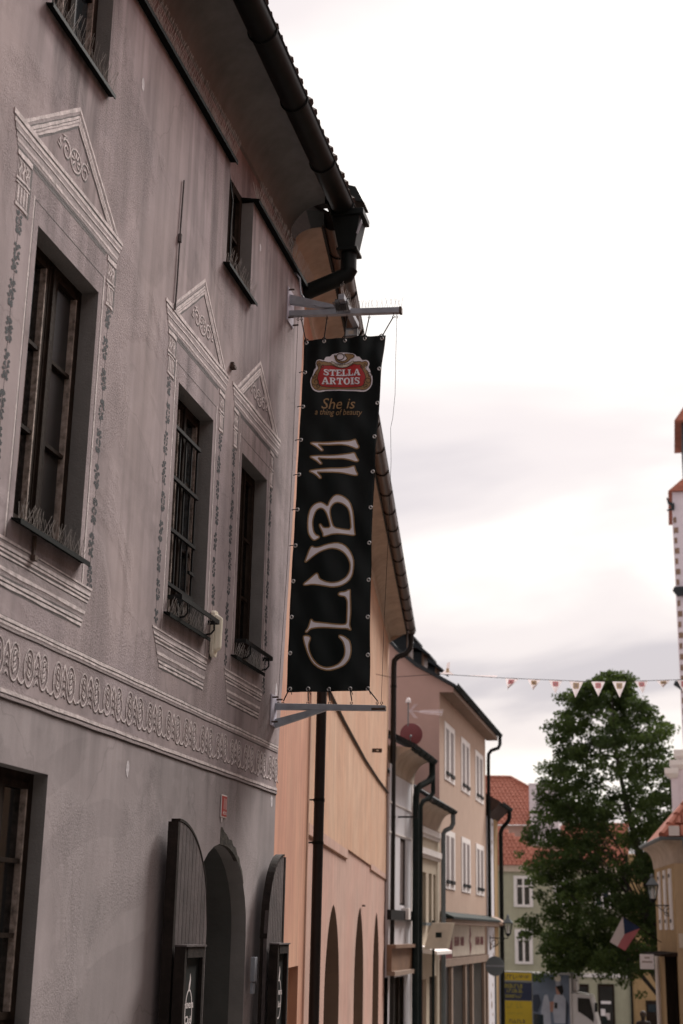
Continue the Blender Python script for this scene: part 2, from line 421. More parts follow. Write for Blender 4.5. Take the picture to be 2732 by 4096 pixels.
# outlines of the printed marks on the banner, millimetres from its middle (x, z)
MARKS = {
    'one_a': [(-325,739),(-254,738),(-137,737),(-5,732),(68,737),(118,755),(128,752),(148,701),(163,678),(156,660),(134,655),(83,679),(10,698),(-107,705),(-224,715),(-254,719),(-227,692),(-201,661),(-204,650),(-220,648),(-245,674),(-290,706),(-325,726)],
    'one_b': [(-329,597),(-265,600),(-134,598),(-17,595),(63,602),(106,615),(121,611),(143,559),(160,536),(155,521),(129,518),(71,539),(-2,555),(-104,561),(-221,570),(-250,578),(-232,550),(-208,521),(-208,509),(-228,508),(-249,533),(-294,565),(-328,585)],
    'one_c': [(-332,450),(-269,459),(-145,461),(-14,457),(65,462),(109,475),(123,471),(138,418),(153,395),(151,377),(125,376),(59,394),(-13,410),(-115,418),(-232,427),(-258,434),(-234,403),(-212,378),(-213,364),(-230,361),(-253,389),(-298,422),(-332,438)],
    'B': [(142,-238),(131,-190),(122,-59),(109,29),(79,111),(20,163),(-45,186),(-88,168),(-123,121),(-139,67),(-173,98),(-217,118),(-275,99),(-317,56),(-337,-23),(-339,-111),(-329,-199),(-295,-252),(-265,-275),(-213,-245),(-223,-225),(-252,-217),(-278,-180),(-292,-99),(-286,-40),(-259,32),(-216,56),(-179,43),(-146,-3),(-116,-92),(-103,-151),(-175,-150),(-208,-105),(-225,-113),(-196,-176),(-181,-203),(-180,-237),(-144,-233),(-87,-218),(-15,-215),(56,-223)],
    'Bhole': [(-71,-152),(-97,-78),(-113,-4),(-110,54),(-79,97),(-36,107),(22,85),(73,31),(89,-57),(98,-177),(27,-171)],
    'U': [(-361,-480),(-307,-338),(-283,-327),(-264,-344),(-213,-342),(-142,-316),(-42,-302),(30,-323),(88,-383),(129,-470),(133,-549),(121,-634),(79,-696),(9,-737),(-76,-748),(-176,-726),(-276,-709),(-354,-720),(-369,-705),(-306,-655),(-250,-607),(-233,-600),(-218,-615),(-206,-658),(-148,-689),(-76,-705),(-6,-693),(57,-653),(94,-590),(97,-519),(75,-461),(31,-402),(-27,-368),(-98,-356),(-184,-379),(-269,-426),(-325,-467),(-351,-485)],
    'L': [(-17,-814),(3,-797),(53,-795),(88,-775),(103,-778),(103,-832),(108,-902),(113,-1000),(107,-1070),(101,-1126),(120,-1168),(109,-1175),(81,-1156),(-11,-1151),(-123,-1141),(-222,-1138),(-286,-1150),(-317,-1187),(-335,-1177),(-307,-1143),(-294,-1101),(-284,-1056),(-270,-1057),(-255,-1081),(-167,-1093),(-68,-1107),(31,-1117),(73,-1111),(74,-1041),(77,-957),(76,-887),(54,-844),(11,-836),(-10,-828)],
    'C': [(-355,-1226),(-334,-1212),(-291,-1220),(-274,-1242),(-296,-1297),(-292,-1353),(-257,-1436),(-199,-1500),(-129,-1529),(-59,-1523),(10,-1490),(58,-1430),(66,-1361),(48,-1291),(20,-1256),(-2,-1234),(5,-1218),(47,-1229),(104,-1272),(119,-1321),(123,-1390),(107,-1458),(59,-1512),(-17,-1541),(-100,-1557),(-185,-1535),(-256,-1478),(-301,-1394),(-331,-1310)],
    'crest_white': [(-352,1393),(-346,1432),(-325,1470),(-312,1519),(-289,1532),(-295,1587),(-282,1615),(-249,1621),(-210,1610),(-204,1640),(-188,1656),(-150,1657),(-132,1679),(-89,1679),(-42,1687),(33,1685),(80,1673),(114,1651),(123,1631),(156,1625),(173,1602),(185,1584),(222,1589),(250,1572),(260,1542),(247,1504),(266,1478),(271,1449),(290,1408),(293,1359),(286,1311),(255,1269),(218,1250),(171,1251),(115,1262),(22,1270),(-71,1279),(-184,1284),(-221,1275),(-268,1272),(-311,1292),(-338,1333)],
    'crest_gold': [(-339,1392),(-334,1426),(-311,1464),(-291,1497),(-265,1520),(-270,1545),(-287,1571),(-281,1601),(-258,1609),(-229,1597),(-215,1603),(-172,1593),(-144,1591),(-86,1547),(-30,1528),(36,1538),(91,1574),(120,1572),(157,1576),(185,1564),(208,1577),(236,1566),(243,1539),(228,1510),(219,1491),(242,1465),(257,1430),(276,1390),(279,1350),(268,1307),(236,1276),(199,1266),(152,1276),(-25,1290),(-203,1299),(-259,1287),(-302,1307),(-327,1343)],
    'crest_red': [(-228,1562),(-200,1555),(-134,1560),(-77,1532),(-20,1516),(45,1528),(92,1554),(139,1536),(169,1544),(186,1489),(215,1433),(225,1383),(207,1326),(171,1299),(-25,1308),(-223,1326),(-261,1358),(-276,1408),(-268,1456),(-241,1514)],
    'ribbon': [(-135,1605),(-116,1589),(-77,1566),(-30,1556),(17,1557),(59,1571),(91,1589),(101,1568),(59,1537),(17,1525),(-30,1523),(-77,1537),(-120,1564),(-142,1586)],
    'horn': [(-108,1662),(-98,1666),(-88,1641),(-69,1605),(-31,1588),(7,1595),(30,1618),(6,1654),(-4,1670),(33,1672),(90,1658),(107,1632),(81,1617),(58,1611),(35,1583),(-12,1568),(-59,1578),(-88,1601)],
}
TEXT_BOXES = {
    'STELLA': [(-211,1448),(169,1421),(-213,1517),(168,1490)],
    'ARTOIS': [(-228,1355),(165,1329),(-230,1429),(164,1402)],
    'She is': [(-225,1094),(119,1072),(-227,1209),(117,1186)],
    'a thing of beauty': [(-290,1013),(189,983),(-292,1094),(188,1064)],
    'ANNO 1366': [(-119,1545),(87,1530),(-120,1579),(87,1564)],
}

# ================================================================ the setting
def ground_z(y):
    return 0.0 if y < 8 else -0.06 * (y - 8)
g = MB()
ys = [-60, 8, 30, 60, 100, 140]
for a, b in zip(ys, ys[1:]):
    za, zb = ground_z(min(a, 110)), ground_z(min(b, 110))
    g.face([(-150, a, za), (150, a, za), (150, b, zb), (-150, b, zb)])
g.face([(-900, 140, ground_z(110)), (900, 140, ground_z(110)), (900, 1500, ground_z(110)), (-900, 1500, ground_z(110))])
tag(g.build('ground', M['cobble']), kind='structure')
p = MB()
line = [(-6, -3.6, 1.1), (8, -3.6, 1.1), (13.3, -3.7, 1.2), (34.5, -6.6, 1.2), (57, -6.6, 1.2)]
for (y0, x0, w0), (y1, x1, w1) in zip(line, line[1:]):
    h0, h1 = ground_z(y0) + 0.12, ground_z(y1) + 0.12
    p.hexa([(x0 - 0.3, y0, h0 - 0.5), (x0 + w0, y0, h0 - 0.5), (x1 + w1, y1, h1 - 0.5), (x1 - 0.3, y1, h1 - 0.5),
            (x0 - 0.3, y0, h0), (x0 + w0, y0, h0), (x1 + w1, y1, h1), (x1 - 0.3, y1, h1)])
tag(p.build('pavement', M['pave']), kind='structure')

# ================================================================ grey house with the painted facade
GH = thing('grey_house', 'grey plastered house with painted pediments over its windows and a scroll frieze', 'house', (-3.6, 0, 0))
ARCH = [(10.74, -1.0)] + [(11.5 - 0.76 * math.cos(RAD(a)), 1.55 + 0.70 * math.sin(RAD(a))) for a in range(0, 181, 12)] + [(12.26, -1.0)]
# the plaster has broken away at the crown of the arch
ARCH = [q for q in ARCH]
GW = rect(7.0, 7.97, 1.02, 2.445)
low = MB()
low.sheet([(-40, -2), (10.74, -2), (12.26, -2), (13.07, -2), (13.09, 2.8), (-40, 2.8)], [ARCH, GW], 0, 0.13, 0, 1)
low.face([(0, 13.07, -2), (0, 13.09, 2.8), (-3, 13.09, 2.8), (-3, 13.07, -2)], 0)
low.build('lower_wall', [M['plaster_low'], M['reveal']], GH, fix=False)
fr = MB()
fr.face([(0.0, -40, 2.8), (0.0, 13.09, 2.8), (0.0, 13.13, 3.245), (0.0, -40, 3.245)], 0)
FRZ = fr.build('frieze', M['plaster'], GH, fix=False)
W1, W2, W3 = (7.22, 8.19), (9.85, 10.74), (11.59, 12.42)
WZ = (3.83, 5.68)
up = MB()
up.sheet([(-40, 3.245), (13.13, 3.245), (13.5, 6.5), (13.65, 8.2), (11.63, 8.2), (11.63, 7.17), (10.88, 7.17), (10.88, 8.2),
          (8.08, 8.2), (8.08, 7.15), (7.13, 7.15), (7.13, 8.2), (-40, 8.2)],
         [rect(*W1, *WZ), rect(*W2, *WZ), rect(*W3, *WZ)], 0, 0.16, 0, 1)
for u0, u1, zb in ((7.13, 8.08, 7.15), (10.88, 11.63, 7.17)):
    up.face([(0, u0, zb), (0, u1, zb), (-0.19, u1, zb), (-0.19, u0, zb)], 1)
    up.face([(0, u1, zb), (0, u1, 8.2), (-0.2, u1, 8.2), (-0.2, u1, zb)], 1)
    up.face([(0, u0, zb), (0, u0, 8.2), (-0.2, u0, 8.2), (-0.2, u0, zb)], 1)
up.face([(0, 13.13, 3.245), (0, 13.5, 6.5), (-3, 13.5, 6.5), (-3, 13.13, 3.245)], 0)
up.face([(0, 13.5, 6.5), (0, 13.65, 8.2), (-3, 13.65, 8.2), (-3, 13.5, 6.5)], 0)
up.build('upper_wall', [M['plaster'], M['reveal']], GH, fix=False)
at = MB()
at.sheet([(-40, 8.0), (13.65, 8.0), (13.6, 8.9), (-40, 8.9)], [], -0.19, 0.1)
at.face([(-0.19, 13.65, 8.0), (-0.19, 13.6, 8.9), (-3, 13.6, 8.9), (-3, 13.65, 8.0)])
at.build('attic_wall', M['plaster'], GH, fix=False)
# cove under the eaves
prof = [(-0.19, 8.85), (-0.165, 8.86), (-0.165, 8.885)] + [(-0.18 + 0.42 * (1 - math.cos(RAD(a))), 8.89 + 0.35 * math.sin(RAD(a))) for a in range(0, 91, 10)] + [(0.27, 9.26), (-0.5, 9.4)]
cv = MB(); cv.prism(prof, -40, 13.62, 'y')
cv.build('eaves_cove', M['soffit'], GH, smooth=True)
cl = MB(); cl.tube([(-0.172, -6, 8.868), (-0.172, 13.63, 8.868)], 0.012, 6)
cl.build('cove_moulding', M['soffit'], GH)
# roof: slab, eave tiles, gutter
rf = MB(); rf.prism([(0.42, 9.24), (0.42, 9.28), (-6, 14.0), (-6, 13.9)], -40, 13.7, 'y')
ROOF = rf.build('roof', M['tile_brown'], GH)
tl = MB()
tl.tube([(0.50, 0, 9.19), (0.12, 0, 9.48)], [0.07, 0.065], 7)
t0 = tl.build('roof_tile', M['tile_brown'], ROOF, smooth=True)
t0.location = (0, 8.3, 0)
for k in range(1, 31):
    inst(t0, 'roof_tile', ROOF, (random.uniform(-.012, .012), 8.3 + k * 0.176, random.uniform(-.008, .008)))
def half_gutter(name, x, z, r, y0, y1, mat, parent, n=10, ring_ys=(), ring_mat=None):
    b = MB()
    for sx in (0, 1):
        rr = r - 0.004 * sx
        pts = [(x + rr * math.cos(RAD(180 + a)), z + rr * math.sin(RAD(180 + a))) for a in range(0, 181, 180 // n)]
        for i in range(len(pts) - 1):
            p0, p1 = pts[i], pts[i + 1]
            b.face([(p0[0], y0, p0[1]), (p1[0], y0, p1[1]), (p1[0], y1, p1[1]), (p0[0], y1, p0[1])])
    b.tube([(x + r, y0, z + 0.005), (x + r, y1, z + 0.005)], 0.012, 6)
    b.prism([(x + r * math.cos(RAD(180 + a)), z + r * math.sin(RAD(180 + a))) for a in range(0, 181, 180 // n)], y1 - 0.004, y1, 'y')
    o = b.build(name, mat, parent, smooth=True)
    rg = None
    for yy in ring_ys:
        if rg is None:
            q = MB(); q.tube([(x + (r + .008) * math.cos(RAD(180 + a)), 0, z + (r + .008) * math.sin(RAD(180 + a))) for a in range(-4, 185, 12)], 0.008, 6)
            rg = q.build('gutter_bracket', ring_mat or mat, o, smooth=True); rg.location = (0, yy, 0)
        else:
            inst(rg, 'gutter_bracket', o, (0, yy, 0))
    return o
half_gutter('gutter', 0.43, 9.12, 0.125, -6, 13.72, M['gutter'], GH, ring_ys=[13.45, 12.55, 11.4, 10.3, 9.2, 8.1, 7.0])
hp = MB()
hp.hexa([(0.39, 13.5, 8.62), (0.57, 13.5, 8.62), (0.57, 13.72, 8.62), (0.39, 13.72, 8.62),
         (0.32, 13.46, 8.98), (0.63, 13.46, 8.98), (0.63, 13.76, 8.98), (0.32, 13.76, 8.98)])
hp.box(0.31, 0.67, 13.44, 13.78, 8.98, 9.05)
hp.box(0.37, 0.60, 13.48, 13.74, 8.585, 8.62)
HOP = hp.build('rainwater_hopper', M['gutter'], GH, bevel=0.006)
hb = MB(); hb.hexa([(0.615, 13.435, 8.74), (0.66, 13.435, 8.86), (0.66, 13.45, 8.86), (0.615, 13.45, 8.74), (0.60, 13.425, 8.74), (0.655, 13.425, 8.9), (0.655, 13.44, 8.9), (0.60, 13.44, 8.74)])
hb.build('hopper_badge', M['steel'], HOP)
dp = MB(); dp.tube([(0.485, 13.6, 8.60), (0.485, 13.6, 8.37)], 0.086, 14)
dp.tube([(0.50, 13.6, 8.40), (0.485, 13.6, 8.345), (-0.05, 13.62, 8.16), (-0.5, 13.66, 8.02)], 0.086, 14)
dp.build('downpipe', M['gutter'], GH, smooth=True)
sb_ = MB(); sb_.box(-0.4, 0.36, 13.3, 13.80, 9.27, 9.29); sb_.box(0.28, 0.31, 13.3, 13.8, 9.05, 9.27); sb_.build('eaves_board', M['gutter'], GH)
vf = MB(); vf.hexa([(0.35, 13.66, 9.30), (0.62, 13.72, 9.26), (0.62, 13.98, 9.26), (0.35, 13.98, 9.30),
                    (0.35, 13.66, 9.50), (0.52, 13.72, 9.47), (0.56, 13.98, 9.44), (0.35, 13.98, 9.50)])
vf.build('verge_flashing', M['gutter'], GH, bevel=0.01)

# ledge flashings and bird spikes
def spikes(name, u0, u1, x, z, h, parent, lean=0.10, step=0.035, axis='y', mat=None, seed=1):
    rnd = random.Random(seed)
    b = MB(); u = u0
    while u < u1:
        for k in range(2):
            du = (0.032 if k else -0.022) * h / 0.12 + rnd.uniform(-.008, .008); dxx = (0.8 if (k + int(u * 40)) % 2 else -0.5) * lean * h / 0.12 + rnd.uniform(-.01, .01); hh = h * rnd.uniform(0.88, 1.05)
            a = (x, u, z) if axis == 'y' else (u, x, z)
            c = (x + dxx, u + du, z + hh) if axis == 'y' else (u + du, x + dxx, z + hh)
            b.tube([a, c], 0.0016, 3, cap=False)
        u += step * rnd.uniform(0.7, 1.3)
    o = b.build(name, mat or M['wire'], parent, fix=False)
    o['kind'] = 'stuff'
    return o
def flashing(name, u0, u1, z, xo, xi, parent, ends=True):
    b = MB()
    b.hexa([(xi, u0, z + 0.005), (xo, u0, z - 0.035), (xo, u1, z - 0.035), (xi, u1, z + 0.005),
            (xi, u0, z + 0.03), (xo, u0, z - 0.018), (xo, u1, z - 0.018), (xi, u1, z + 0.03)])
    b.box(xo - 0.004, xo + 0.004, u0, u1, z - 0.055, z - 0.017)
    return b.build(name, M['flash'], parent)
L1 = flashing('ledge_flashing', 8.06, 10.90, 8.235, 0.06, -0.2, GH)
L2 = flashing('ledge_flashing', 11.60, 13.68, 8.235, 0.06, -0.2, GH)
L3 = flashing('ledge_flashing', -6, 7.15, 8.235, 0.06, -0.2, GH)
spikes('bird_spikes', 8.1, 10.9, 0.03, 8.22, 0.19, L1, 0.04, 0.022, seed=2)
spikes('bird_spikes', 11.62, 13.66, 0.03, 8.22, 0.19, L2, 0.04, 0.022, seed=3)

# ---- windows
def casement(u0, u1, z0, z1, x, parent, panes=3, bars=True, pane_mats=None, bead=True, nm='window'):
    """timber casement window set back in its reveal: frame > panes, glazing bars, stiles"""
    f = MB(); t = 0.055
    f.box(x - 0.05, x + 0.02, u0, u0 + t, z0, z1)
    f.box(x - 0.05, x + 0.02, u1 - t, u1, z0, z1)
    f.box(x - 0.05, x + 0.018, u0 + t, u1 - t, z1 - t, z1)
    f.box(x - 0.05, x + 0.018, u0 + t, u1 - t, z0, z0 + t)
    w = f.build(nm, M['wood'], parent)
    um = (u0 + u1) / 2
    s = MB(); s.box(x - 0.03, x + 0.035, um - 0.05, um + 0.05, z0 + t, z1 - t); s.box(x + 0.035, x + 0.05, um - 0.018, um + 0.018, z0 + t, z1 - t)
    s.build('meeting_stile', M['wood'], w)
    pk = 0
    for a, b in ((u0 + t, um - 0.05), (um + 0.05, u1 - t)):
        st = 0.04
        q = MB(); q.box(x - 0.03, x + 0.03, a, a + st, z0 + t, z1 - t); q.box(x - 0.03, x + 0.03, b - st, b, z0 + t, z1 - t)
        q.box(x - 0.03, x + 0.028, a + st, b - st, z1 - t - st, z1 - t); q.box(x - 0.03, x + 0.028, a + st, b - st, z0 + t, z0 + t + st)
        q.build('sash', M['wood'], w)
        if bead:
            q = MB(); q.box(x - 0.012, x + 0.0335, b - st - 0.016, b - st - 0.001, z0 + t + st, z1 - t - st)
            q.build('glazing_bead', M['bead'], w)
        zz0, zz1 = z0 + t + st, z1 - t - st
        for k in range(panes):
            h0 = zz0 + (zz1 - zz0) * k / panes; h1 = zz0 + (zz1 - zz0) * (k + 1) / panes
            q = MB(); q.box(x - 0.012, x - 0.006, a + st, b - st - 0.016, h0 + (0.013 if k else 0), h1 - (0.013 if k < panes - 1 else 0))
            mt = (pane_mats or [M['pane']])[pk % len(pane_mats or [1])]; pk += 1
            q.build('pane', mt, w)
            if k:
                q = MB(); q.box(x - 0.014, x + 0.026, a + st, b - st - 0.016, h0 - 0.013, h0 + 0.013)
                q.build('glazing_bar', M['wood'], w)
    return w
casement(*W1, *WZ, -0.14, GH, 3, pane_mats=[M['pane'], M['pane'], M['pane'], M['pane_blind'], M['pane_blind'], M['pane_blind']])
w2 = casement(*W2, *WZ, -0.14, GH, 3, pane_mats=[M['pane_blue']])
w3 = casement(*W3, *WZ, -0.14, GH, 3, pane_mats=[M['pane']], bead=False)
casement(7.0, 7.97, 1.02, 2.445, -0.11, GH, 3)
ua = casement(7.13, 8.08, 7.15, 8.5, -0.135, GH, 2, pane_mats=[M['pane_blue']])
ub = casement(10.88, 11.63, 7.17, 8.26, -0.135, GH, 2, bead=False)
SILLS = []
for nm, u0, u1, z, xo in (('window_sill', 7.20, 8.23, 3.83, 0.06), ('window_sill', 9.79, 10.77, 3.845, 0.05), ('window_sill', 11.50, 12.40, 3.84, 0.05),
                          ('window_sill', 7.06, 8.12, 7.16, 0.05), ('window_sill', 10.80, 11.68, 7.19, 0.06)):
    b = MB()
    b.hexa([(-0.15, u0, z + 0.0), (xo, u0, z - 0.03), (xo, u1, z - 0.03), (-0.15, u1, z), (-0.15, u0, z + 0.02), (xo, u0, z - 0.018), (xo, u1, z - 0.018), (-0.15, u1, z + 0.02)])
    b.box(xo - 0.003, xo + 0.003, u0, u1, z - 0.048, z - 0.018)
    SILLS.append(b.build(nm, M['flash'], GH))
for i, (u0, u1, z) in enumerate(((7.24, 8.2, 3.82), (9.82, 10.75, 3.835), (11.52, 12.38, 3.83), (7.12, 8.1, 7.15), (10.85, 11.66, 7.18))):
    spikes('bird_spikes', u0, u1, 0.03, z, 0.15 if i > 2 else 0.12, SILLS[i], 0.045, 0.038, seed=20 + i)
q = MB(); q.box(0.004, 0.02, 7.49, 7.515, 3.66, 3.79); q.box(0.004, 0.035, 7.48, 7.525, 3.64, 3.67); q.build('sill_hook', M['rust'], GH)
q = MB(); q.box(-0.03, 0.03, 7.9, 8.02, 0.98, 1.03); q.build('ground_window_sill', M['plaster_low'], GH)
q = MB(); q.hexa([(-0.1, 6.95, 0.985), (0.05, 6.95, 0.965), (0.05, 8.02, 0.965), (-0.1, 8.02, 0.985), (-0.1, 6.95, 1.015), (0.05, 6.95, .985), (0.05, 8.02, .985), (-0.1, 8.02, 1.015)]); q.build('window_sill', M['flash'], GH)
# iron grille over the second window
gx = -0.06
for z in (5.365, 4.95, 4.53, 4.10):
    b = MB(); b.box(gx - 0.012, gx + 0.012, 9.855, 10.60, z - 0.014, z + 0.014)
    b.build('grille_rail', M['iron'], w2)
for k in range(6):
    b = MB(); u = 9.875 + k * 0.142
    b.box(gx - 0.019, gx - 0.007, u - 0.008, u + 0.008, 3.96 if k in (0, 5) else 4.10, 5.365)
    b.build('grille_bar', M['iron'], w2)
b = MB(); b.box(gx - .01, gx + .01, 10.47, 10.60, 4.29, 4.315); b.build('grille_latch', M['iron'], w2)

# ---- painted pediments, consoles, frames and garlands
def arc(cu, cz, r, a0, a1, n=14, sq=1.0, grow=0.0):
    return [(cu + (r + grow * i / n) * math.cos(RAD(a0 + (a1 - a0) * i / n)), cz + sq * (r + grow * i / n) * math.sin(RAD(a0 + (a1 - a0) * i / n))) for i in range(n + 1)]
def wob(u, amp=0.003):
    return amp * math.sin(u * 31.0) + amp * 0.7 * math.sin(u * 73.0 + 1.3)
def stripe(b, u0, u1, z0, z1, x1, mi, n=10):
    pts_t = [(u0 + (u1 - u0) * i / n, z1 + wob(u0 + (u1 - u0) * i / n + z1)) for i in range(n + 1)]
    pts_b = [(u0 + (u1 - u0) * i / n, z0 + wob(u0 + (u1 - u0) * i / n + z0)) for i in range(n, -1, -1)]
    b.prism(pts_t + pts_b, -0.004, x1, 'x', mi)
PM = [M['paint_light'], M['paint_mid'], M['paint_dark'], M['leaf_paint']]
def pediment(uL, uR, ua, zap, parent, scar=False):
    ph = MB()
    rows = [(6.225, 6.195, 0, 0.00, 0.016), (6.195, 6.180, 2, 0.012, 0.008), (6.180, 6.158, 0, 0.016, 0.014), (6.158, 6.128, 1, 0.03, 0.010), (6.128, 6.114, 0, 0.04, 0.012),
            (6.114, 6.106, 2, 0.045, 0.006), (6.106, 6.072, 1, 0.055, 0.008), (6.072, 6.052, 0, 0.07, 0.010), (6.052, 6.026, 1, 0.075, 0.006), (6.026, 6.010, 2, 0.09, 0.004)]
    for zt, zb, mi, ins, x1 in rows:
        stripe(ph, uL + ins, uR - ins, zb, zt, x1, mi)
    ph.prism([(uL + .28, 6.01), (uR - .28, 6.01), (uR - .28, 5.985), (uL + .28, 5.985)], -0.003, 0.002, 'x', 2)
    o = ph.build('pediment', PM, parent); o.scale = (0.35, 1, 1)
    zb = 6.226
    for side in (0, 1):
        rk = MB()
        e0 = (uL + 0.13) if side == 0 else (uR - 0.10)
        bands = [(0.0, 0.028, 0, 0.016), (0.028, 0.052, 1, 0.010), (0.052, 0.064, 2, 0.006), (0.064, 0.086, 0, 0.013), (0.086, 0.092, 2, 0.006), (0.092, 0.108, 0, 0.012), (0.108, 0.118, 1, 0.008), (0.118, 0.138, 0, 0.012), (0.138, 0.158, 2, 0.003)]
        slope = (zap - zb) / (ua - e0)
        for a, c, mi, x1 in bands:
            q = []
            n = 8
            for i in range(n + 1):
                s0 = e0 + a / slope; uu = s0 + (ua - s0) * i / n
                q.append((uu, max(zb, zap - a - slope * (ua - uu) + wob(uu + a, 0.0025))))
            for i in range(n, -1, -1):
                s0 = e0 + c / slope; uu = s0 + (ua - s0) * i / n
                q.append((uu, max(zb, zap - c - slope * (ua - uu) + wob(uu + c, 0.0025))))
            q[0] = (e0 + a / slope, zb); q[-1] = (e0 + c / slope, zb)
            rk.prism(q, -0.003, x1 + (0.001 if side else 0), 'x', mi)
        rk.build('pediment_rake', PM, o)
    orn = MB(); cu, cz = ua + 0.0, 6.375; w = 0.011
    for mi, off, xx in ((2, (0.008, -0.010), 0.003), (0, (0, 0), 0.010)):
        du, dz = off
        orn.ribbon(arc(cu + du, cz + dz, 0.085, 0, 360, 22, 0.9), w, -0.002, xx, mi)
        for k in range(7):
            a = 90 + (k - 3) * 42
            orn.ribbon([(cu + du + 0.018 * math.cos(RAD(a)), cz + dz + 0.018 * math.sin(RAD(a))), (cu + du + 0.05 * math.cos(RAD(a)), cz + dz + 0.05 * math.sin(RAD(a))), (cu + du + 0.07 * math.cos(RAD(a + 8)), cz + dz + 0.065 * math.sin(RAD(a + 8)))], [0.006, 0.017, 0.005], -0.002, xx - 0.001, mi)
        for sg in (-1, 1):
            c2 = cu + sg * 0.150 + du
            orn.ribbon([(c2 + sg * q[0] * -1, cz + dz + q[1]) for q in arc(0, -0.005, 0.070, 150, -330, 26, 1.05, -0.052)], w, -0.002, xx + 0.0006, mi)
            orn.ribbon([(c2 + sg * 0.05, cz + 0.05 + dz), (c2 + sg * 0.015, cz + 0.085 + dz), (c2 + sg * 0.07, cz + 0.07 + dz)], [0.012, 0.022, 0.004], -0.002, xx + 0.0004, mi)
            if sg < 0 or not scar:
                orn.ribbon([(c2 + sg * 0.085, cz - 0.02 + dz), (c2 + sg * 0.11, cz + 0.012 + dz), (c2 + sg * 0.10, cz + 0.035 + dz)], [0.006, 0.02, 0.006], -0.002, xx + 0.0002, mi)
                orn.ribbon([(c2 + sg * 0.09, cz - 0.03 + dz), (c2 + sg * 0.135, cz - 0.02 + dz)], [0.014, 0.006], -0.002, xx + 0.0003, mi)
    orn.build('tympanum_ornament', PM, o)['kind'] = 'stuff'
    return o
def console(u0, u1, parent):
    b = MB(); um = (u0 + u1) / 2
    stripe(b, u0 - 0.012, u1 + 0.012, 5.975, 6.008, 0.014, 0, 3)
    stripe(b, u0, u1, 5.965, 5.975, 0.006, 2, 3)
    b.prism(rect(u0, u1, 5.845, 5.965), -0.003, 0.004, 'x', 1)
    for k in range(3):
        b.ribbon([(u0 + 0.02 + k * (u1 - u0 - .03) / 3, 5.955), (u0 + 0.045 + k * (u1 - u0 - .03) / 3, 5.92), (u0 + 0.02 + k * (u1 - u0 - .03) / 3, 5.88), (u0 + 0.035 + k * (u1 - u0 - .03) / 3, 5.852)], [.008, .016, .014, .006], 0, 0.012, 0)
    b.ribbon(arc(u1 - 0.04, 5.92, 0.026, 0, 360, 10), 0.008, 0, 0.0125, 0)
    stripe(b, u0 - 0.004, u1 + 0.004, 5.826, 5.842, 0.013, 0, 3)
    stripe(b, u0 + 0.002, u1 - 0.002, 5.812, 5.826, 0.006, 2, 3)
    stripe(b, u0 - 0.002, u1 + 0.002, 5.800, 5.812, 0.012, 0, 3)
    b.prism(rect(u0 + .012, u1 - .008, 5.675, 5.80), -0.003, 0.004, 'x', 1)
    for k in range(4):
        uu = u0 + 0.026 + k * (u1 - u0 - .05) / 3.2
        b.prism(rect(uu, uu + 0.014, 5.685, 5.795), -0.002, 0.010, 'x', 0)
    stripe(b, u0 + .008, u1 - .004, 5.655, 5.675, 0.012, 0, 3)
    b.prism([(u1 + 0.003, 5.99), (u1 + 0.028, 5.97), (u1 + 0.02, 5.64), (u0 + 0.04, 5.63), (u1 - 0.004, 5.652)], -0.003, 0.0025, 'x', 2)
    return b.build('console', PM, parent)
def garland(um, z1, z0, parent, seed):
    rnd = random.Random(seed); b = MB(); z = z1; k = 0
    while z > z0:
        sway = 0.010 * math.sin(z * 9 + seed)
        big = (k % 4) in (0, 1)
        n = rnd.choice([5, 6]) if big else rnd.choice([3, 4])
        for i in range(n):
            a = RAD(90 + rnd.uniform(-14, 14) + (i - (n - 1) / 2) * (62 if big else 44) + (180 if k % 2 else 0))
            r0, L, wd = 0.007, rnd.uniform(0.036, 0.050) * (1.0 if big else 0.85), rnd.uniform(0.022, 0.029)
            c, s = math.cos(a), math.sin(a)
            cu, cz = um + sway, z
            b.face([(0.004, cu + c * r0, cz + s * r0), (0.0035, cu + c * (r0 + L * .6) - s * wd / 2, cz + s * (r0 + L * .6) + c * wd / 2), (0.004, cu + c * (r0 + L), cz + s * (r0 + L)), (0.0035, cu + c * (r0 + L * .6) + s * wd / 2, cz + s * (r0 + L * .6) - c * wd / 2)])
        z -= rnd.uniform(0.050, 0.064); k += 1
    b.ribbon([(um + 0.010 * math.sin(z1 * 9 + seed) + 0.004 * math.sin(q), z1 - (z1 - z0) * q / 40) for q in range(41)], 0.0035, -0.001, 0.0028, 0)
    o = b.build('leaf_garland', M['leaf_paint'], parent, fix=False)
    o['kind'] = 'stuff'
    return o
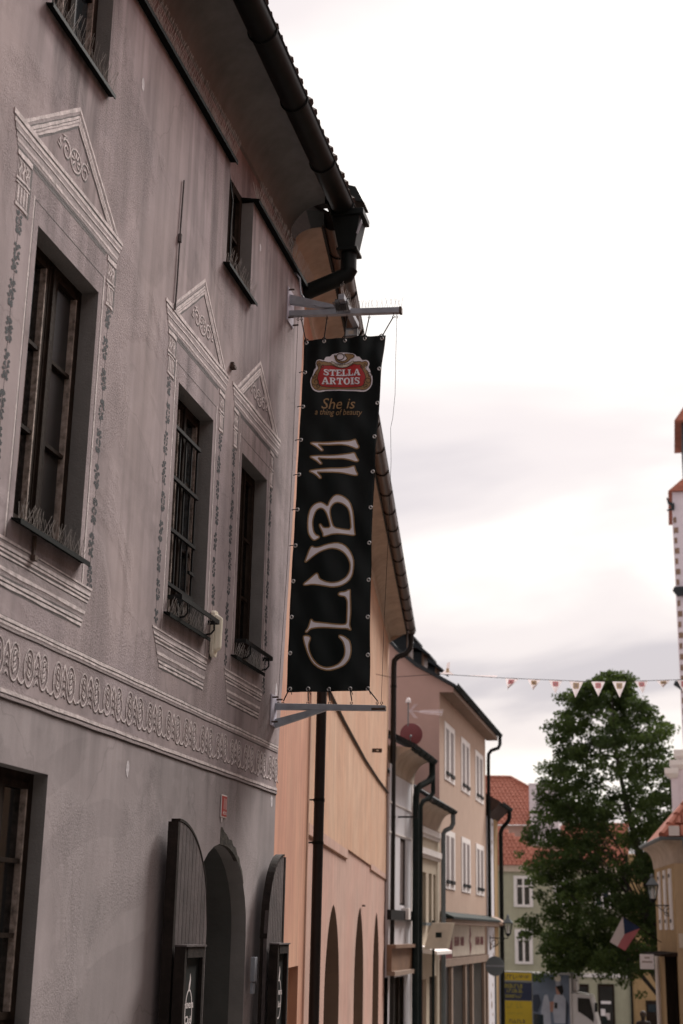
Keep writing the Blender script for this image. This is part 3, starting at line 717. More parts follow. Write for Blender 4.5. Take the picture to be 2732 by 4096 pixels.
def apron(u0, u1, v0, v1, parent):
    """trapezoid of painted mouldings below a sill"""
    b = MB(); zt, zb = 3.685, 3.40
    rows = [(0, .045, 0, .012), (.045, .065, 2, .003), (.065, .13, 1, .004), (.13, .20, 0, .011), (.20, .235, 2, .003), (.235, .275, 0, .011), (.275, .30, 1, .004), (.30, .335, 2, .003),
            (.335, .385, 0, .012), (.385, .41, 2, .003), (.41, .50, 1, .004), (.50, .585, 1, .008), (.585, .66, 0, .012), (.66, .70, 1, .006), (.70, .76, 1, .004), (.76, .80, 2, .003), (.80, .86, 0, .011), (.86, .90, 2, .003), (.90, .955, 0, .010), (.955, 1.0, 2, .003)]
    for a, c, mi, x1 in rows:
        def edge(t):
            k = t if t < 0.36 else (0.36 + (t - 0.36) * 0.9 if t > 0.45 else t)
            return k
        z1_, z0_ = zt + (zb - zt) * a, zt + (zb - zt) * c
        ea, ec = edge(a), edge(c)
        q = []
        n = 8
        ul1, ur1 = u0 + (v0 - u0) * ea, u1 + (v1 - u1) * ea
        ul0, ur0 = u0 + (v0 - u0) * ec, u1 + (v1 - u1) * ec
        for i in range(n + 1):
            uu = ul1 + (ur1 - ul1) * i / n; q.append((uu, z1_ + wob(uu + a, .0022)))
        for i in range(n, -1, -1):
            uu = ul0 + (ur0 - ul0) * i / n; q.append((uu, z0_ + wob(uu + c, .0022)))
        b.prism(q, -0.003, x1, 'x', mi)
    return b.build('apron_moulding', PM, parent)
specs = [(6.78, 8.54, 7.67, 6.775, W1, (6.885, 7.06), (8.305, 8.44), (6.97, 8.43, 7.15, 8.27)),
         (9.46, 11.10, 10.34, 6.795, W2, (9.565, 9.725), (10.875, 11.0), (9.567, 10.87, 9.77, 10.77)),
         (11.22, 12.84, 12.05, 6.745, W3, (11.30, 11.42), (12.50, 12.61), (11.32, 12.515, 11.46, 12.385))]
for i, (uL, uR, uap, zap, (a, b_), cL, cR, ap) in enumerate(specs):
    pd = pediment(uL, uR, uap, zap, GH, scar=(i == 0))
    console(*cL, pd); console(*cR, pd)
    garland((cL[0] + cL[1]) / 2 - 0.01, 5.60, 3.73 if i else 3.6, pd, 3 + i)
    garland((cR[0] + cR[1]) / 2 + 0.0, 5.60, 3.66, pd, 13 + i)
    ln = MB(); A, B = a - 0.065, b_ + 0.065
    for w, x1, mi, o_ in ((0.006, 0.0025, 2, 0), (0.016, 0.002, 0, 0.014)):
        ln.ribbon([(A - o_, 3.69), (A - o_, 5.822 + o_)], w, -0.002, x1, mi)
        ln.ribbon([(B + o_, 3.69), (B + o_, 5.822 + o_)], w, -0.002, x1, mi)
        if mi == 2: ln.ribbon([(A - o_, 5.822), (B + o_, 5.822)], w, -0.002, x1 + .0004, mi)
    ln.build('painted_frame_line', PM, pd)
    apron(*ap, pd)
# ---- frieze mouldings and scrolls
def run(z1, z0, x1, mi, b, u0=-6.0, u1=13.1):
    n = 60
    q = [(u0 + (u1 - u0) * i / n, z1 + wob(i * 0.7 + z1, 0.002)) for i in range(n + 1)] + [(u0 + (u1 - u0) * i / n, z0 + wob(i * 0.7 + z0, 0.002)) for i in range(n, -1, -1)]
    b.prism(q, -0.004, x1, 'x', mi)
b = MB()
for z1, z0, x1, mi in ((3.252, 3.246, .006, 2), (3.246, 3.226, .018, 0), (3.226, 3.219, .010, 2), (3.219, 3.204, .014, 0), (3.204, 3.184, .010, 1), (3.184, 3.177, .003, 2)):
    run(z1, z0, x1, mi, b)
b.build('frieze_moulding', PM, FRZ).scale = (0.45, 1, 1)
b = MB()
for z1, z0, x1, mi in ((2.862, 2.849, .008, 1), (2.849, 2.828, .020, 0), (2.828, 2.818, .012, 2), (2.818, 2.800, .022, 1), (2.800, 2.789, .005, 2)):
    run(z1, z0, x1, mi, b)
b.build('frieze_moulding', PM, FRZ).scale = (0.45, 1, 1)
def scroll_mesh(flip):
    b = MB()
    for mi, du, dz, xx in ((2, 0.006, -0.007, 0.003), (0, 0, 0, 0.010)):
        s = -1 if flip else 1
        def T(pts): return [(s * p[0] + du, p[1] + dz) for p in pts]
        b.ribbon(T(arc(0, 0, 0.062, 200, -170, 26, 1.75, 0.0)), 0.0085, -0.002, xx, mi)
        b.ribbon(T(arc(0.0, 0.005, 0.043, 160, -150, 22, 1.75, -0.012)), 0.0065, -0.002, xx - .0005, mi)
        b.ribbon(T([(0.062, 0.03), (0.085, 0.085), (0.099, 0.105), (0.115, 0.085)]), [0.008, 0.011, 0.012, 0.006], -0.002, xx + .0005, mi)
        b.ribbon(T([(-0.05, -0.075), (-0.075, -0.10), (-0.10, -0.105)]), [0.006, 0.013, 0.004], -0.002, xx + .0007, mi)
        for zz, L in ((0.05, 0.022), (0.015, 0.026), (-0.02, 0.022), (-0.05, 0.016)):
            b.ribbon(T([(-0.016, zz + 0.014), (0.0, zz), (0.014, zz - 0.016)]), [0.004, 0.017, 0.004], -0.002, xx + .0003, mi)
        for q in range(3):
            b.ribbon(T([(0.074 + q * 0.006, -0.09 + q * 0.05), (0.094 + q * .004, -0.065 + q * 0.05), (0.108, -0.075 + q * 0.05)]), [0.004, 0.012, 0.003], -0.002, xx + .0009, mi)
    return b
sa = scroll_mesh(False).build('scroll_ornament', PM, FRZ, fix=False); sb = scroll_mesh(True).build('scroll_ornament', PM, FRZ, fix=False)
sa.scale = sb.scale = (0.4, 1, 1); sa.location = (0, 7.19, 3.022); sb.location = (0, 7.395, 3.022)
for k in [q for q in range(-14, 30) if q not in (0, 1)]:
    inst(sa if k % 2 == 0 else sb, 'scroll_ornament', FRZ, (0, 7.19 + k * 0.2025 + random.uniform(-.006, .006), 3.022 + random.uniform(-.005, .005)), (random.uniform(-.04, .04), 0, 0), (0.4, random.uniform(0.94, 1.05), random.uniform(0.95, 1.05)))
M['filler'] = material('pale_filler', (0.50, 0.46, 0.48), rough=0.9, var=0.3, scale=30)
# odds and ends fixed to the facade
b = MB(); b.tube([(0.012, 9.68, 7.35), (0.012, 9.66, 6.9), (0.012, 9.655, 6.45), (0.012, 9.64, 6.2)], 0.007, 6); b.tube([(0.012, 9.66, 6.86), (0.012, 9.655, 6.79)], 0.018, 6)
b.build('wall_conduit', M['paint_dark'], GH)
b = MB(); b.tube([(-0.02, 10.915, 8.12), (0.012, 10.955, 7.85), (0.006, 10.945, 7.6), (0.01, 10.95, 7.25)], 0.007, 6); b.build('hanging_cable', M['iron'], GH)
b = MB(); b.box(0.0, 0.03, 11.135, 11.165, 6.33, 6.37); b.box(0.0, 0.045, 11.12, 11.18, 6.31, 6.335); b.build('wall_hook', M['rust'], GH)
for u, z, h, w in ((8.72, 7.62, 0.055, 0.03), (9.25, 2.62, 0.06, 0.028), (12.95, 2.72, 0.06, 0.04), (12.98, 3.75, 0.08, 0.04), (11.9, 7.86, 0.04, 0.028)):
    b = MB(); n = 9; rr = random.Random(int(u * 100))
    b.prism([(u + w * math.cos(RAD(360 * i / n)) * rr.uniform(.7, 1.1), z + h * math.sin(RAD(360 * i / n)) * rr.uniform(.8, 1.1)) for i in range(n)], -0.002, 0.002, 'x')
    b.build('filler_patch', M['filler'], GH)
M['passage'] = material('shaded_passage_plaster', (0.075, 0.075, 0.072), var=0.15, scale=2, bump=0.3, bscale=30)  # deep shade inside the doorway painted into the plaster colour
M['rubble'] = material('exposed_rubble', (0.055, 0.048, 0.040), rough=0.95, var=0.7, scale=18, bump=1.0, bscale=22)
# broken plaster crown of the doorway and dark passage behind
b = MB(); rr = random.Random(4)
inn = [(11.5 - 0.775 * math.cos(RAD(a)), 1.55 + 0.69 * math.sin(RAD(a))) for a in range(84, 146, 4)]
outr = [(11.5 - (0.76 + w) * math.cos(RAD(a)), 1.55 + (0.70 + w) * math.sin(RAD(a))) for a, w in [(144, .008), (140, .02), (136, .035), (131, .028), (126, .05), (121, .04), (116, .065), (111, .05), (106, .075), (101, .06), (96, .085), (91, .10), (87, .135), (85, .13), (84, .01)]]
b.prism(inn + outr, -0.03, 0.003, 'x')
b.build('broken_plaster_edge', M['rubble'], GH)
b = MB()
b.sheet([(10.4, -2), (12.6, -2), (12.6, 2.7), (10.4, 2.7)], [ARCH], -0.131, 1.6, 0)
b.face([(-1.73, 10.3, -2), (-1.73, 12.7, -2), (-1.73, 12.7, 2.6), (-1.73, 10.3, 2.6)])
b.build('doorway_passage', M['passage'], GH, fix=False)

# ================================================================ fixtures on the grey house
# door leaves folded flat against the wall
M['leaf_wood'] = material('weathered_door_planks', (0.085, 0.068, 0.068), rough=0.8, var=0.3, scale=5, streak=0.3, bump=0.4, bscale=30)
M['leaf_edge'] = material('dark_door_edge', (0.017, 0.012, 0.010), rough=0.7, spec=0.2, var=0.45, scale=10, streak=0.35, bump=0.3, bscale=20)
def leaf(u_hinge, u_free, x0, label, drop=0.0):
    t = thing('door_leaf', label, 'door', (-3.6, min(u_hinge, u_free), -1.9), 0, 'plank leaves of the arched doorway')
    W = abs(u_free - u_hinge); s = 1 if u_hinge < u_free else -1
    def top(d):      # d from the hinge
        d = max(0, min(0.76, d * 0.76 / W)); return 1.55 + 1.95 - drop + 0.72 * math.sqrt(max(0, 1 - ((0.76 - d) / 0.76) ** 2))
    def U(d): return d if s > 0 else W - d
    n = 9
    for k in range(n):
        d0, d1 = W * k / n + 0.003, W * (k + 1) / n - 0.003
        b = MB(); b.prism([(U(d0), 0), (U(d1), 0), (U(d1), top(d1)), (U((d0 + d1) / 2), top((d0 + d1) / 2)), (U(d0), top(d0))], x0 + 0.03, x0 + 0.06, 'x')
        b.build('plank', M['leaf_wood'], t)
    b = MB(); q = [(U(W * i / 14), top(W * i / 14) - 0.006) for i in range(15)]
    b.prism([(U(0), 0)] + q + [(U(W), 0)], x0, x0 + 0.026, 'x'); b.build('backing_board', M['leaf_edge'], t)
    b = MB(); b.box(x0 - 0.012, x0 + 0.066, min(U(W - .0), U(W + .045)), max(U(W), U(W + .045)), 0, top(W) - 0.0); b.build('meeting_stile', M['leaf_edge'], t)
    b = MB(); q = [(U(W * i / 14), top(W * i / 14) + 0.004) for i in range(15)]
    for i in range(14):
        p0, p1 = q[i], q[i + 1]
        b.hexa([(x0 - .005, *p0), (x0 + .064, *p0), (x0 + .064, *p1), (x0 - .005, *p1), (x0 - .005, p0[0], p0[1] + .02), (x0 + .064, p0[0], p0[1] + .02), (x0 + .064, p1[0], p1[1] + .02), (x0 - .005, p1[0], p1[1] + .02)])
    b.build('curved_capping', M['leaf_edge'], t)
    for zz in (0.7, 2.6):
        b = MB(); b.box(-0.02, x0 + 0.02, U(0.02) - 0.02, U(0.02) + 0.02, zz, zz + 0.08); b.build('hinge', M['iron'], t)
    return t
leaf(10.76, 10.02, 0.07, 'dark brown plank door leaf with curved top, beside the shadow on the grey wall')
leaf(12.47, 12.98, 0.07, 'weathered plank door leaf against the corner next to the orange wall', 0.10)
def drinks_board(u0, u1, label):
    t = thing('menu_board', label, 'board', (-3.6, 0, 0), 0, 'framed boards hung on the door leaves')
    x0, x1, z0, z1 = 0.155, 0.235, 0.2, 1.455
    b = MB(); b.box(x0, x1, u0, u0 + 0.045, z0, z1); b.box(x0, x1, u1 - 0.045, u1, z0, z1); b.box(x0, x1 - .002, u0 + .045, u1 - .045, z0, z0 + .06); b.box(x0, x1 + .004, u0 + .045, u1 - .045, z1 - 0.075, z1)
    b.build('frame', M['leaf_edge'], t)
    b = MB(); b.box(x0 + .01, x1 - 0.03, u0 + .045, u1 - .045, z0 + .06, z1 - .075); b.build('black_panel', M['board_black'], t)
    b = MB(); b.box(x0, x1 + .012, u0 - .004, u1 + .004, z1, z1 + .012); b.build('top_strip', M['leaf_wood'], t)
    xs = x1 - 0.0285; um = (u0 + u1) / 2 - .01
    b = MB(); b.ribbon([(um + .075 * math.cos(RAD(a)), 1.0 + .16 * math.sin(RAD(a))) for a in range(0, 360, 15)], 0.012, xs - .001, xs, 0, 'x', True)
    b.ribbon([(um - .01, 1.15), (um, 1.19), (um + .014, 1.23), (um + .006, 1.27)], [.016, .03, .022, .006], xs - .001, xs + .0006, 0)
    b.build('emblem', M['white_enamel'], t)
    for txt, zz, hh, ww in (('Havana', 1.035, .055, .2), ('Club', .93, .055, .15)):
        text_part(txt, um, zz, ww, hh, xs + .0012, t, M['white_enamel'], plane='x')
    return t
M['board_black'] = material('matt_black_board', (0.010, 0.0115, 0.011), rough=0.8, spec=0.2, var=0.2, scale=4)

def text_geo(txt, bold=0.0, shear=0.0):
    c = bpy.data.curves.new('lettering', 'FONT'); c.body = txt; c.size = 1; c.shear = shear; c.offset = bold; c.resolution_u = 3
    o = bpy.data.objects.new('lettering', c); COL.objects.link(o)
    me = bpy.data.meshes.new_from_object(o.evaluated_get(bpy.context.evaluated_depsgraph_get()))
    vs_ = [tuple(v.co[:2]) for v in me.vertices]; fs = [tuple(p.vertices) for p in me.polygons]
    bpy.data.objects.remove(o); bpy.data.curves.remove(c); bpy.data.meshes.remove(me)
    x0 = min(v[0] for v in vs_); x1 = max(v[0] for v in vs_); y0 = min(v[1] for v in vs_); y1 = max(v[1] for v in vs_)
    return [((v[0] - x0) / (x1 - x0), (v[1] - y0) / (y1 - y0)) for v in vs_], fs
def text_part(txt, um, z, w, h, x, parent, mat, plane='x', name='lettering', bold=0.02, shear=0.0, flip=1):
    """flat print: centred at um, bottom at z"""
    v, f = text_geo(txt, bold, shear); b = MB()
    for q in f:
        pts = []
        for i in q:
            a, c = v[i]; uu = um + flip * (a - .5) * w; zz = z + c * h
            pts.append((x, uu, zz) if plane == 'x' else (uu, x, zz))
        b.face(pts)
    return b.build(name, mat, parent, fix=False)
drinks_board(9.97, 10.42, 'framed black board with white rum emblem on the dark brown door leaf')
drinks_board(12.47, 12.84, 'framed black board on the weathered leaf by the orange wall')
b = MB(); b.box(0.02, 0.06, 12.52, 12.60, 1.15, 1.35); b.box(0.02, 0.05, 12.53, 12.59, 1.05, 1.14)
o = b.build('bell_box', M['steel'], None, bevel=0.004); o.location = (-3.6 + 0.02, -0.22, 0)
tag(o, 'small grey electrical box on the wall behind the weathered door leaf', 'box')

# house number plate
t = thing('house_number_sign', 'red enamel house number plate with white 111 above the arched doorway', 'sign', (-3.6, 11.455, 2.55))
b = MB(); b.box(0.003, 0.012, -0.075, 0.075, -0.092, 0.092); b.build('border_plate', M['white_enamel'], t, bevel=0.004)
b = MB(); b.box(0.012, 0.0145, -0.066, 0.066, -0.081, 0.081); b.build('red_field', M['red_enamel'], t)
text_part('111', 0.014, -0.025, 0.07, 0.09, 0.0155, t, M['white_enamel'], bold=0.02)
text_part('MĚSTO', 0.008, -0.068, 0.095, 0.034, 0.0156, t, M['white_enamel'])
b = MB(); b.prism([(-0.05, -.093), (-.02, -.093), (-.03, -.125), (-.042, -.13)], 0.002, 0.008, 'x'); b.build('filler_drip', M['white_enamel'], t)

# siren box
t = thing('alarm_box', 'cream plastic alarm siren box on the grey wall between two windows', 'alarm box', (-3.6, 10.95, 3.895))
b = MB(); b.prism([(-0.06, -0.16), (-0.035, -0.19), (0.035, -0.19), (0.055, -0.15), (0.055, 0.16), (0.03, 0.19), (-0.04, 0.19), (-0.06, 0.17)], 0.004, 0.04, 'x')
b.build('back_plate', M['white_box'], t, bevel=0.008)
b = MB(); b.hexa([(0.04, -0.056, -0.15), (0.04, 0.05, -0.15), (0.04, 0.05, 0.16), (0.04, -0.056, 0.165), (0.085, -0.02, -0.12), (0.085, 0.025, -0.12), (0.09, 0.025, 0.13), (0.09, -0.02, 0.14)])
b.build('front_cover', M['white_box'], t, bevel=0.015)

# iron flower-box holders
def holder(u0, u1, z, label, xo=0.30):
    t = thing('flower_box_holder', label, 'railing', (-3.6, 0, 0), 0, 'iron flower box holders below the windows')
    b = MB(); b.box(xo - 0.012, xo, u0, u1, z + 0.10, z + 0.135); b.build('front_rail', M['iron'], t)
    for u in (u0, u1):
        b = MB(); b.box(-0.02, xo - 0.012, u - 0.006, u + 0.006, z + 0.10, z + 0.135); b.build('side_rail', M['iron'], t)
    for u in (u0 + 0.16, u1 - 0.12):
        b = MB(); b.tube([(xo - .006, u, z + .10), (xo - .004, u, z + .03), (xo - .03, u, z + .0), (xo - .10, u, z - .01), (-0.0, u, z - .005)], 0.008, 6); b.build('support_hook', M['iron'], t)
    return t
holder(9.90, 10.84, 3.85, 'black iron flower box holder under the window with the barred grille', 0.10)
holder(11.60, 12.48, 3.85, 'black iron flower box holder under the narrow window closest to the hanging banner', 0.10)

# ================================================================ hanging banner
M['canvas'] = material('black_green_banner_cloth', (0.0032, 0.0066, 0.0066), rough=0.5, var=0.25, scale=3, streak=0.35, spec=0.22, bump=0.06, bscale=14)
M['print_white'] = material('white_banner_print', (0.80, 0.76, 0.81), rough=0.55, var=0.06, scale=5, streak=0.06)
M['print_gold'] = material('gold_banner_print', (0.30, 0.185, 0.085), rough=0.5, var=0.1, scale=6)
M['print_red'] = material('red_banner_print', (0.42, 0.030, 0.032), rough=0.5, var=0.1, scale=6)
M['print_brown'] = material('brown_banner_print', (0.055, 0.032, 0.02), rough=0.5, var=0.1)
M['print_cream'] = material('cream_banner_print', (0.62, 0.56, 0.46), rough=0.5, var=0.1)
# edge positions of the cloth by height: z, left x, right x
EDGE = [(7.35, -3.427, -2.583), (6.98, -3.432, -2.612), (6.28, -3.452, -2.655), (5.55, -3.466, -2.688), (4.82, -3.490, -2.700), (4.1, -3.500, -2.700), (3.735, -3.503, -2.692)]
def edge_x(z, side):
    for (z1, l1, r1), (z0, l0, r0) in zip(EDGE, EDGE[1:]):
        if z >= z0 or (z0, l0, r0) == EDGE[-1]:
            t = (z - z0) / (z1 - z0)
            return (l0 + (l1 - l0) * t) if side == 0 else (r0 + (r1 - r0) * t)
def fold(x, z):
    """gentle waves in the hanging cloth"""
    a = 0.010 * math.sin((x + 3) * 9 + z * 1.1) * (0.4 + 0.6 * max(0, (x + 3.0) / 0.4))
    a += 0.006 * math.sin((x + 3) * 17 - z * 2.3)
    e = max(0, (x + 2.86) / 0.2)
    a += 0.018 * e * math.sin(z * 7.5 + x * 6) + 0.005 * math.sin(z * 13 + x * 21)
    a += 0.010 * math.exp(-((z - 7.3) / .35) ** 2) * math.sin((x + 3.427) * 30)
    return a
ZS = [7.35 - 0.05 * k for k in range(73)]
def top_sag(x): return -0.078 * (x + 3.427) + 0.035
def drape(mb, name, mat, parent, lift):
    """cut a flat print on the cloth's grid and lay it on the folds"""
    bm = bmesh.new()
    vv = [bm.verts.new((p[0], 0, p[2])) for p in mb.v]
    for f in mb.f:
        try: bm.faces.new([vv[i] for i in f])
        except ValueError: pass
    bmesh.ops.remove_doubles(bm, verts=bm.verts, dist=1e-5)
    xs = [v.co.x for v in bm.verts]; zs = [v.co.z for v in bm.verts]
    for k in range(-20, 20):
        x = -3.0 + k * 0.05
        if min(xs) < x < max(xs):
            bmesh.ops.bisect_plane(bm, geom=bm.verts[:] + bm.edges[:] + bm.faces[:], plane_co=(x, 0, 0), plane_no=(1, 0, 0))
    for z in ZS:
        if min(zs) < z < max(zs):
            bmesh.ops.bisect_plane(bm, geom=bm.verts[:] + bm.edges[:] + bm.faces[:], plane_co=(0, 0, z), plane_no=(0, 0, 1))
    for v in bm.verts: v.co.y = 13.0 + fold(v.co.x, v.co.z) - lift
    bmesh.ops.recalc_face_normals(bm, faces=bm.faces)
    me = bpy.data.meshes.new(name); bm.to_mesh(me); bm.free()
    me.materials.append(mat)
    o = bpy.data.objects.new(name, me); COL.objects.link(o); o.parent = parent
    me.polygons.foreach_set('use_smooth', [True] * len(me.polygons))
    return o
BN = thing('hanging_banner', 'tall black banner with white CLUB 111 lettering and a red beer logo', 'banner')
cb = MB()
rows = []
for z in ZS[:73]:
    l, r = edge_x(z, 0), edge_x(z, 1)
    rows.append([(l + (r - l) * i / 40, z) for i in range(41)])
for j in range(len(rows) - 1):
    for i in range(40):
        q = []
        for (x, z) in (rows[j][i], rows[j][i + 1], rows[j + 1][i + 1], rows[j + 1][i]):
            zz = z + (top_sag(x) if False else 0)
            q.append((x, 13.0 + fold(x, z), zz))
        cb.face(q)
CL = cb.build('cloth', M['canvas'], BN, smooth=True)
sm = CL.modifiers.new('thickness', 'SOLIDIFY'); sm.thickness = 0.0015; sm.offset = 1
hem = MB()
for z in (7.315, 3.775):
    l, r = edge_x(z, 0) + .004, edge_x(z, 1) - .004
    n = 30
    hem.v += []
    for i in range(n):
        x0, x1 = l + (r - l) * i / n, l + (r - l) * (i + 1) / n
        hem.face([(x0, 0, z - .032), (x1, 0, z - .032), (x1, 0, z + .032), (x0, 0, z + .032)])
drape(hem, 'hem', M['canvas'], BN, 0.0030)
def flat(poly, holes=()):
    b = MB(); loops = [[Vector((-3 + p[0] / 1000, 5.5 + p[1] / 1000, 0)) for p in l] for l in [poly, *holes]]
    fl = [p for l in loops for p in l]
    b.v = [(p.x, 0, p.y) for p in fl]
    for t in tessellate_polygon(loops): b.f.append(tuple(t)); b.m.append(0)
    return b
def smoothed(poly, it=1):
    for _ in range(it):
        q = []
        for i in range(len(poly)):
            a, b = poly[i], poly[(i + 1) % len(poly)]
            q += [(a[0] * .78 + b[0] * .22, a[1] * .78 + b[1] * .22), (a[0] * .22 + b[0] * .78, a[1] * .22 + b[1] * .78)]
        poly = q
    return poly
def stroke(poly, w, closed=True):
    b = MB(); pts = [(-3 + p[0] / 1000, 5.5 + p[1] / 1000) for p in poly]
    tmp = MB(); tmp.ribbon(pts, w, 0, 0, 0, 'y', closed)
    b.v = tmp.v; b.f = tmp.f[0::3]; b.m = [0] * len(b.f)
    return b
for nm in ('one_a', 'one_b', 'one_c', 'B', 'U', 'L', 'C'):
    poly = smoothed(MARKS[nm])
    hole = [smoothed(MARKS['Bhole'])] if nm == 'B' else []
    pl = drape(flat(poly, hole), 'letter', M['print_white'], BN, 0.0028)
    drape(stroke(poly, 0.013), 'gold_outline', M['print_gold'], pl, 0.0040)
    if hole: drape(stroke(hole[0], 0.013), 'gold_outline', M['print_gold'], pl, 0.0040)
LG = drape(flat(smoothed(MARKS['crest_white'])), 'logo', M['print_white'], BN, 0.0028)
drape(flat(smoothed(MARKS['crest_gold'])), 'logo_gold_border', M['print_gold'], LG, 0.0040)
drape(stroke(smoothed(MARKS['crest_gold']), 0.006), 'logo_outline', M['print_brown'], LG, 0.0048)
drape(flat(smoothed(MARKS['crest_red'])), 'logo_red_field', M['print_red'], LG, 0.0056)
drape(stroke(smoothed(MARKS['crest_red']), 0.007), 'logo_outline', M['print_brown'], LG, 0.0062)
drape(flat(smoothed(MARKS['ribbon'])), 'logo_scroll', M['print_cream'], LG, 0.0070)
drape(stroke(smoothed(MARKS['ribbon']), 0.005), 'logo_outline', M['print_brown'], LG, 0.0076)
drape(flat(smoothed(MARKS['horn'])), 'logo_horn', M['print_gold'], LG, 0.0084)
drape(stroke(smoothed(MARKS['horn']), 0.008), 'logo_outline', M['print_brown'], LG, 0.0090)
hx, hz = -45, 1640
drape(stroke([(hx + 40 * math.cos(RAD(a)), hz + 34 * math.sin(RAD(a))) for a in range(0, 360, 20)], 0.010), 'logo_horn_ring', M['print_brown'], LG, 0.0096)
lx = MB()
for sg, cx, tl in ((-1, -290, 0), (1, 245, -28)):
    for (a, b2, r, st) in ((0, 1385, 42, 200), (-14, 1450, 30, 160), (20, 1335, 24, 240)):
        pts = [(cx - sg * a + r * (1 - i / 22) * math.cos(RAD(st * 1 - sg * i * 24)), b2 + tl + r * (1 - i / 22) * math.sin(RAD(st - sg * i * 24))) for i in range(18)]
        s_ = stroke(pts, 0.007, False); n0 = len(lx.v); lx.v += s_.v; lx.f += [tuple(n0 + i for i in f) for f in s_.f]; lx.m += s_.m
    for (a, b2) in ((25, 1560), (60, 1540)):
        pts = [(cx - sg * a + 22 * (1 - i / 20) * math.cos(RAD(90 + sg * i * 26)), b2 + tl + 20 * (1 - i / 20) * math.sin(RAD(90 + sg * i * 26))) for i in range(16)]
        s_ = stroke(pts, 0.006, False); n0 = len(lx.v); lx.v += s_.v; lx.f += [tuple(n0 + i for i in f) for f in s_.f]; lx.m += s_.m
drape(lx, 'logo_leaf_scrolls', M['print_brown'], LG, 0.0066)
def box_text(txt, key, mat, bold, shear, lift, serif=False):
    q = TEXT_BOXES[key]                          # lower left, lower right, upper left, upper right
    b = MB()
    def map_(a, c):
        x = (q[0][0] * (1 - a) + q[1][0] * a) * (1 - c) + (q[2][0] * (1 - a) + q[3][0] * a) * c
        z = (q[0][1] * (1 - a) + q[1][1] * a) * (1 - c) + (q[2][1] * (1 - a) + q[3][1] * a) * c
        return (-3 + x / 1000, 0, 5.5 + z / 1000)
    if not serif:
        v, f = text_geo(txt, bold, shear)
        for g_ in f: b.face([map_(*v[i]) for i in g_])
        return [drape(b, 'lettering', mat, BN, lift)]
    wd = {'S': .9, 'T': 1.0, 'E': .95, 'L': .92, 'A': 1.15, 'R': 1.1, 'O': 1.1, 'I': .55}
    tot = sum(wd[c] for c in txt) + 0.06 * (len(txt) - 1); pos = 0; res = []
    for ch in txt:
        w = wd[ch]; L, Rr = pos / tot, (pos + w) / tot; pos += w + 0.06
        b = MB()
        def rc(a0, a1, c0, c1): b.face([map_(L + (Rr - L) * a0, c0), map_(L + (Rr - L) * a1, c0), map_(L + (Rr - L) * a1, c1), map_(L + (Rr - L) * a0, c1)])
        def pg(pts): b.face([map_(L + (Rr - L) * a, c) for a, c in pts])
        if ch == 'T': rc(.0, 1, .80, 1); rc(.36, .64, 0.13, .80); rc(.22, .78, 0, .13); rc(0, .13, .62, .80); rc(.87, 1, .62, .80)
        elif ch == 'I': rc(.2, .8, .13, .87); rc(0, 1, 0, .13); rc(0, 1, .87, 1)
        elif ch == 'L': rc(.12, .44, .16, .87); rc(0, 1, 0, .16); rc(0, .58, .87, 1); rc(.86, 1, .16, .38)
        elif ch == 'E': rc(.12, .42, .16, .84); rc(0, 1, 0, .16); rc(0, .97, .84, 1); rc(.42, .74, .43, .57); rc(.86, 1, .16, .34); rc(.84, .97, .68, .84)
        elif ch == 'A': pg([(.06, .12), (.22, .12), (.56, 1), (.40, 1)]); pg([(.40, 1), (.62, 1), (.94, .12), (.66, .12)]); rc(.27, .72, .28, .42); rc(0, .34, 0, .12); rc(.58, 1, 0, .12)
        elif ch == 'R':
            rc(.10, .38, .13, .87); rc(0, .48, 0, .13); rc(0, .55, .87, 1); pg([(.42, .46), (.66, .46), (1, 0), (.72, 0)])
            o_ = [(.50 + .36 * math.cos(RAD(a)), .72 + .28 * math.sin(RAD(a))) for a in range(90, -91, -20)]; i_ = [(.50 + .14 * math.cos(RAD(a)), .72 + .14 * math.sin(RAD(a))) for a in range(90, -91, -20)]
            for k in range(len(o_) - 1): pg([o_[k], o_[k + 1], i_[k + 1], i_[k]])
            rc(.38, .5, .44, .58); rc(.38, .5, .86, 1)
        elif ch == 'O':
            for a in range(0, 360, 20):
                p_ = [(.5 + .5 * math.cos(RAD(t_)), .5 + .52 * math.sin(RAD(t_))) for t_ in (a, a + 20)]; i_ = [(.5 + .21 * math.cos(RAD(t_)), .5 + .38 * math.sin(RAD(t_))) for t_ in (a, a + 20)]
                pg([p_[0], p_[1], i_[1], i_[0]])
        elif ch == 'S':
            pts = [(.86, .72), (.78, .86), (.56, .92), (.30, .90), (.18, .76), (.26, .62), (.52, .52), (.76, .40), (.84, .24), (.70, .10), (.44, .07), (.20, .12), (.10, .28)]
            ww = [.05, .12, .14, .20, .30, .26, .20, .26, .30, .20, .14, .12, .05]
            for k in range(len(pts) - 1):
                d0 = Vector((pts[min(k + 1, 12)][0] - pts[max(k - 1, 0)][0], pts[min(k + 1, 12)][1] - pts[max(k - 1, 0)][1])).normalized(); d1 = Vector((pts[min(k + 2, 12)][0] - pts[k][0], pts[min(k + 2, 12)][1] - pts[k][1])).normalized()
                pg([(pts[k][0] - d0.y * ww[k] / 2, pts[k][1] + d0.x * ww[k] / 2), (pts[k][0] + d0.y * ww[k] / 2, pts[k][1] - d0.x * ww[k] / 2), (pts[k + 1][0] + d1.y * ww[k + 1] / 2, pts[k + 1][1] - d1.x * ww[k + 1] / 2), (pts[k + 1][0] - d1.y * ww[k + 1] / 2, pts[k + 1][1] + d1.x * ww[k + 1] / 2)])
            rc(.80, .94, .64, .92); rc(.04, .16, .08, .36)
        sh = MB(); sh.v = [(v[0] + .004, v[1], v[2] - .005) for v in b.v]; sh.f = list(b.f); sh.m = list(b.m)
        o = drape(b, 'lettering', mat, BN, lift)
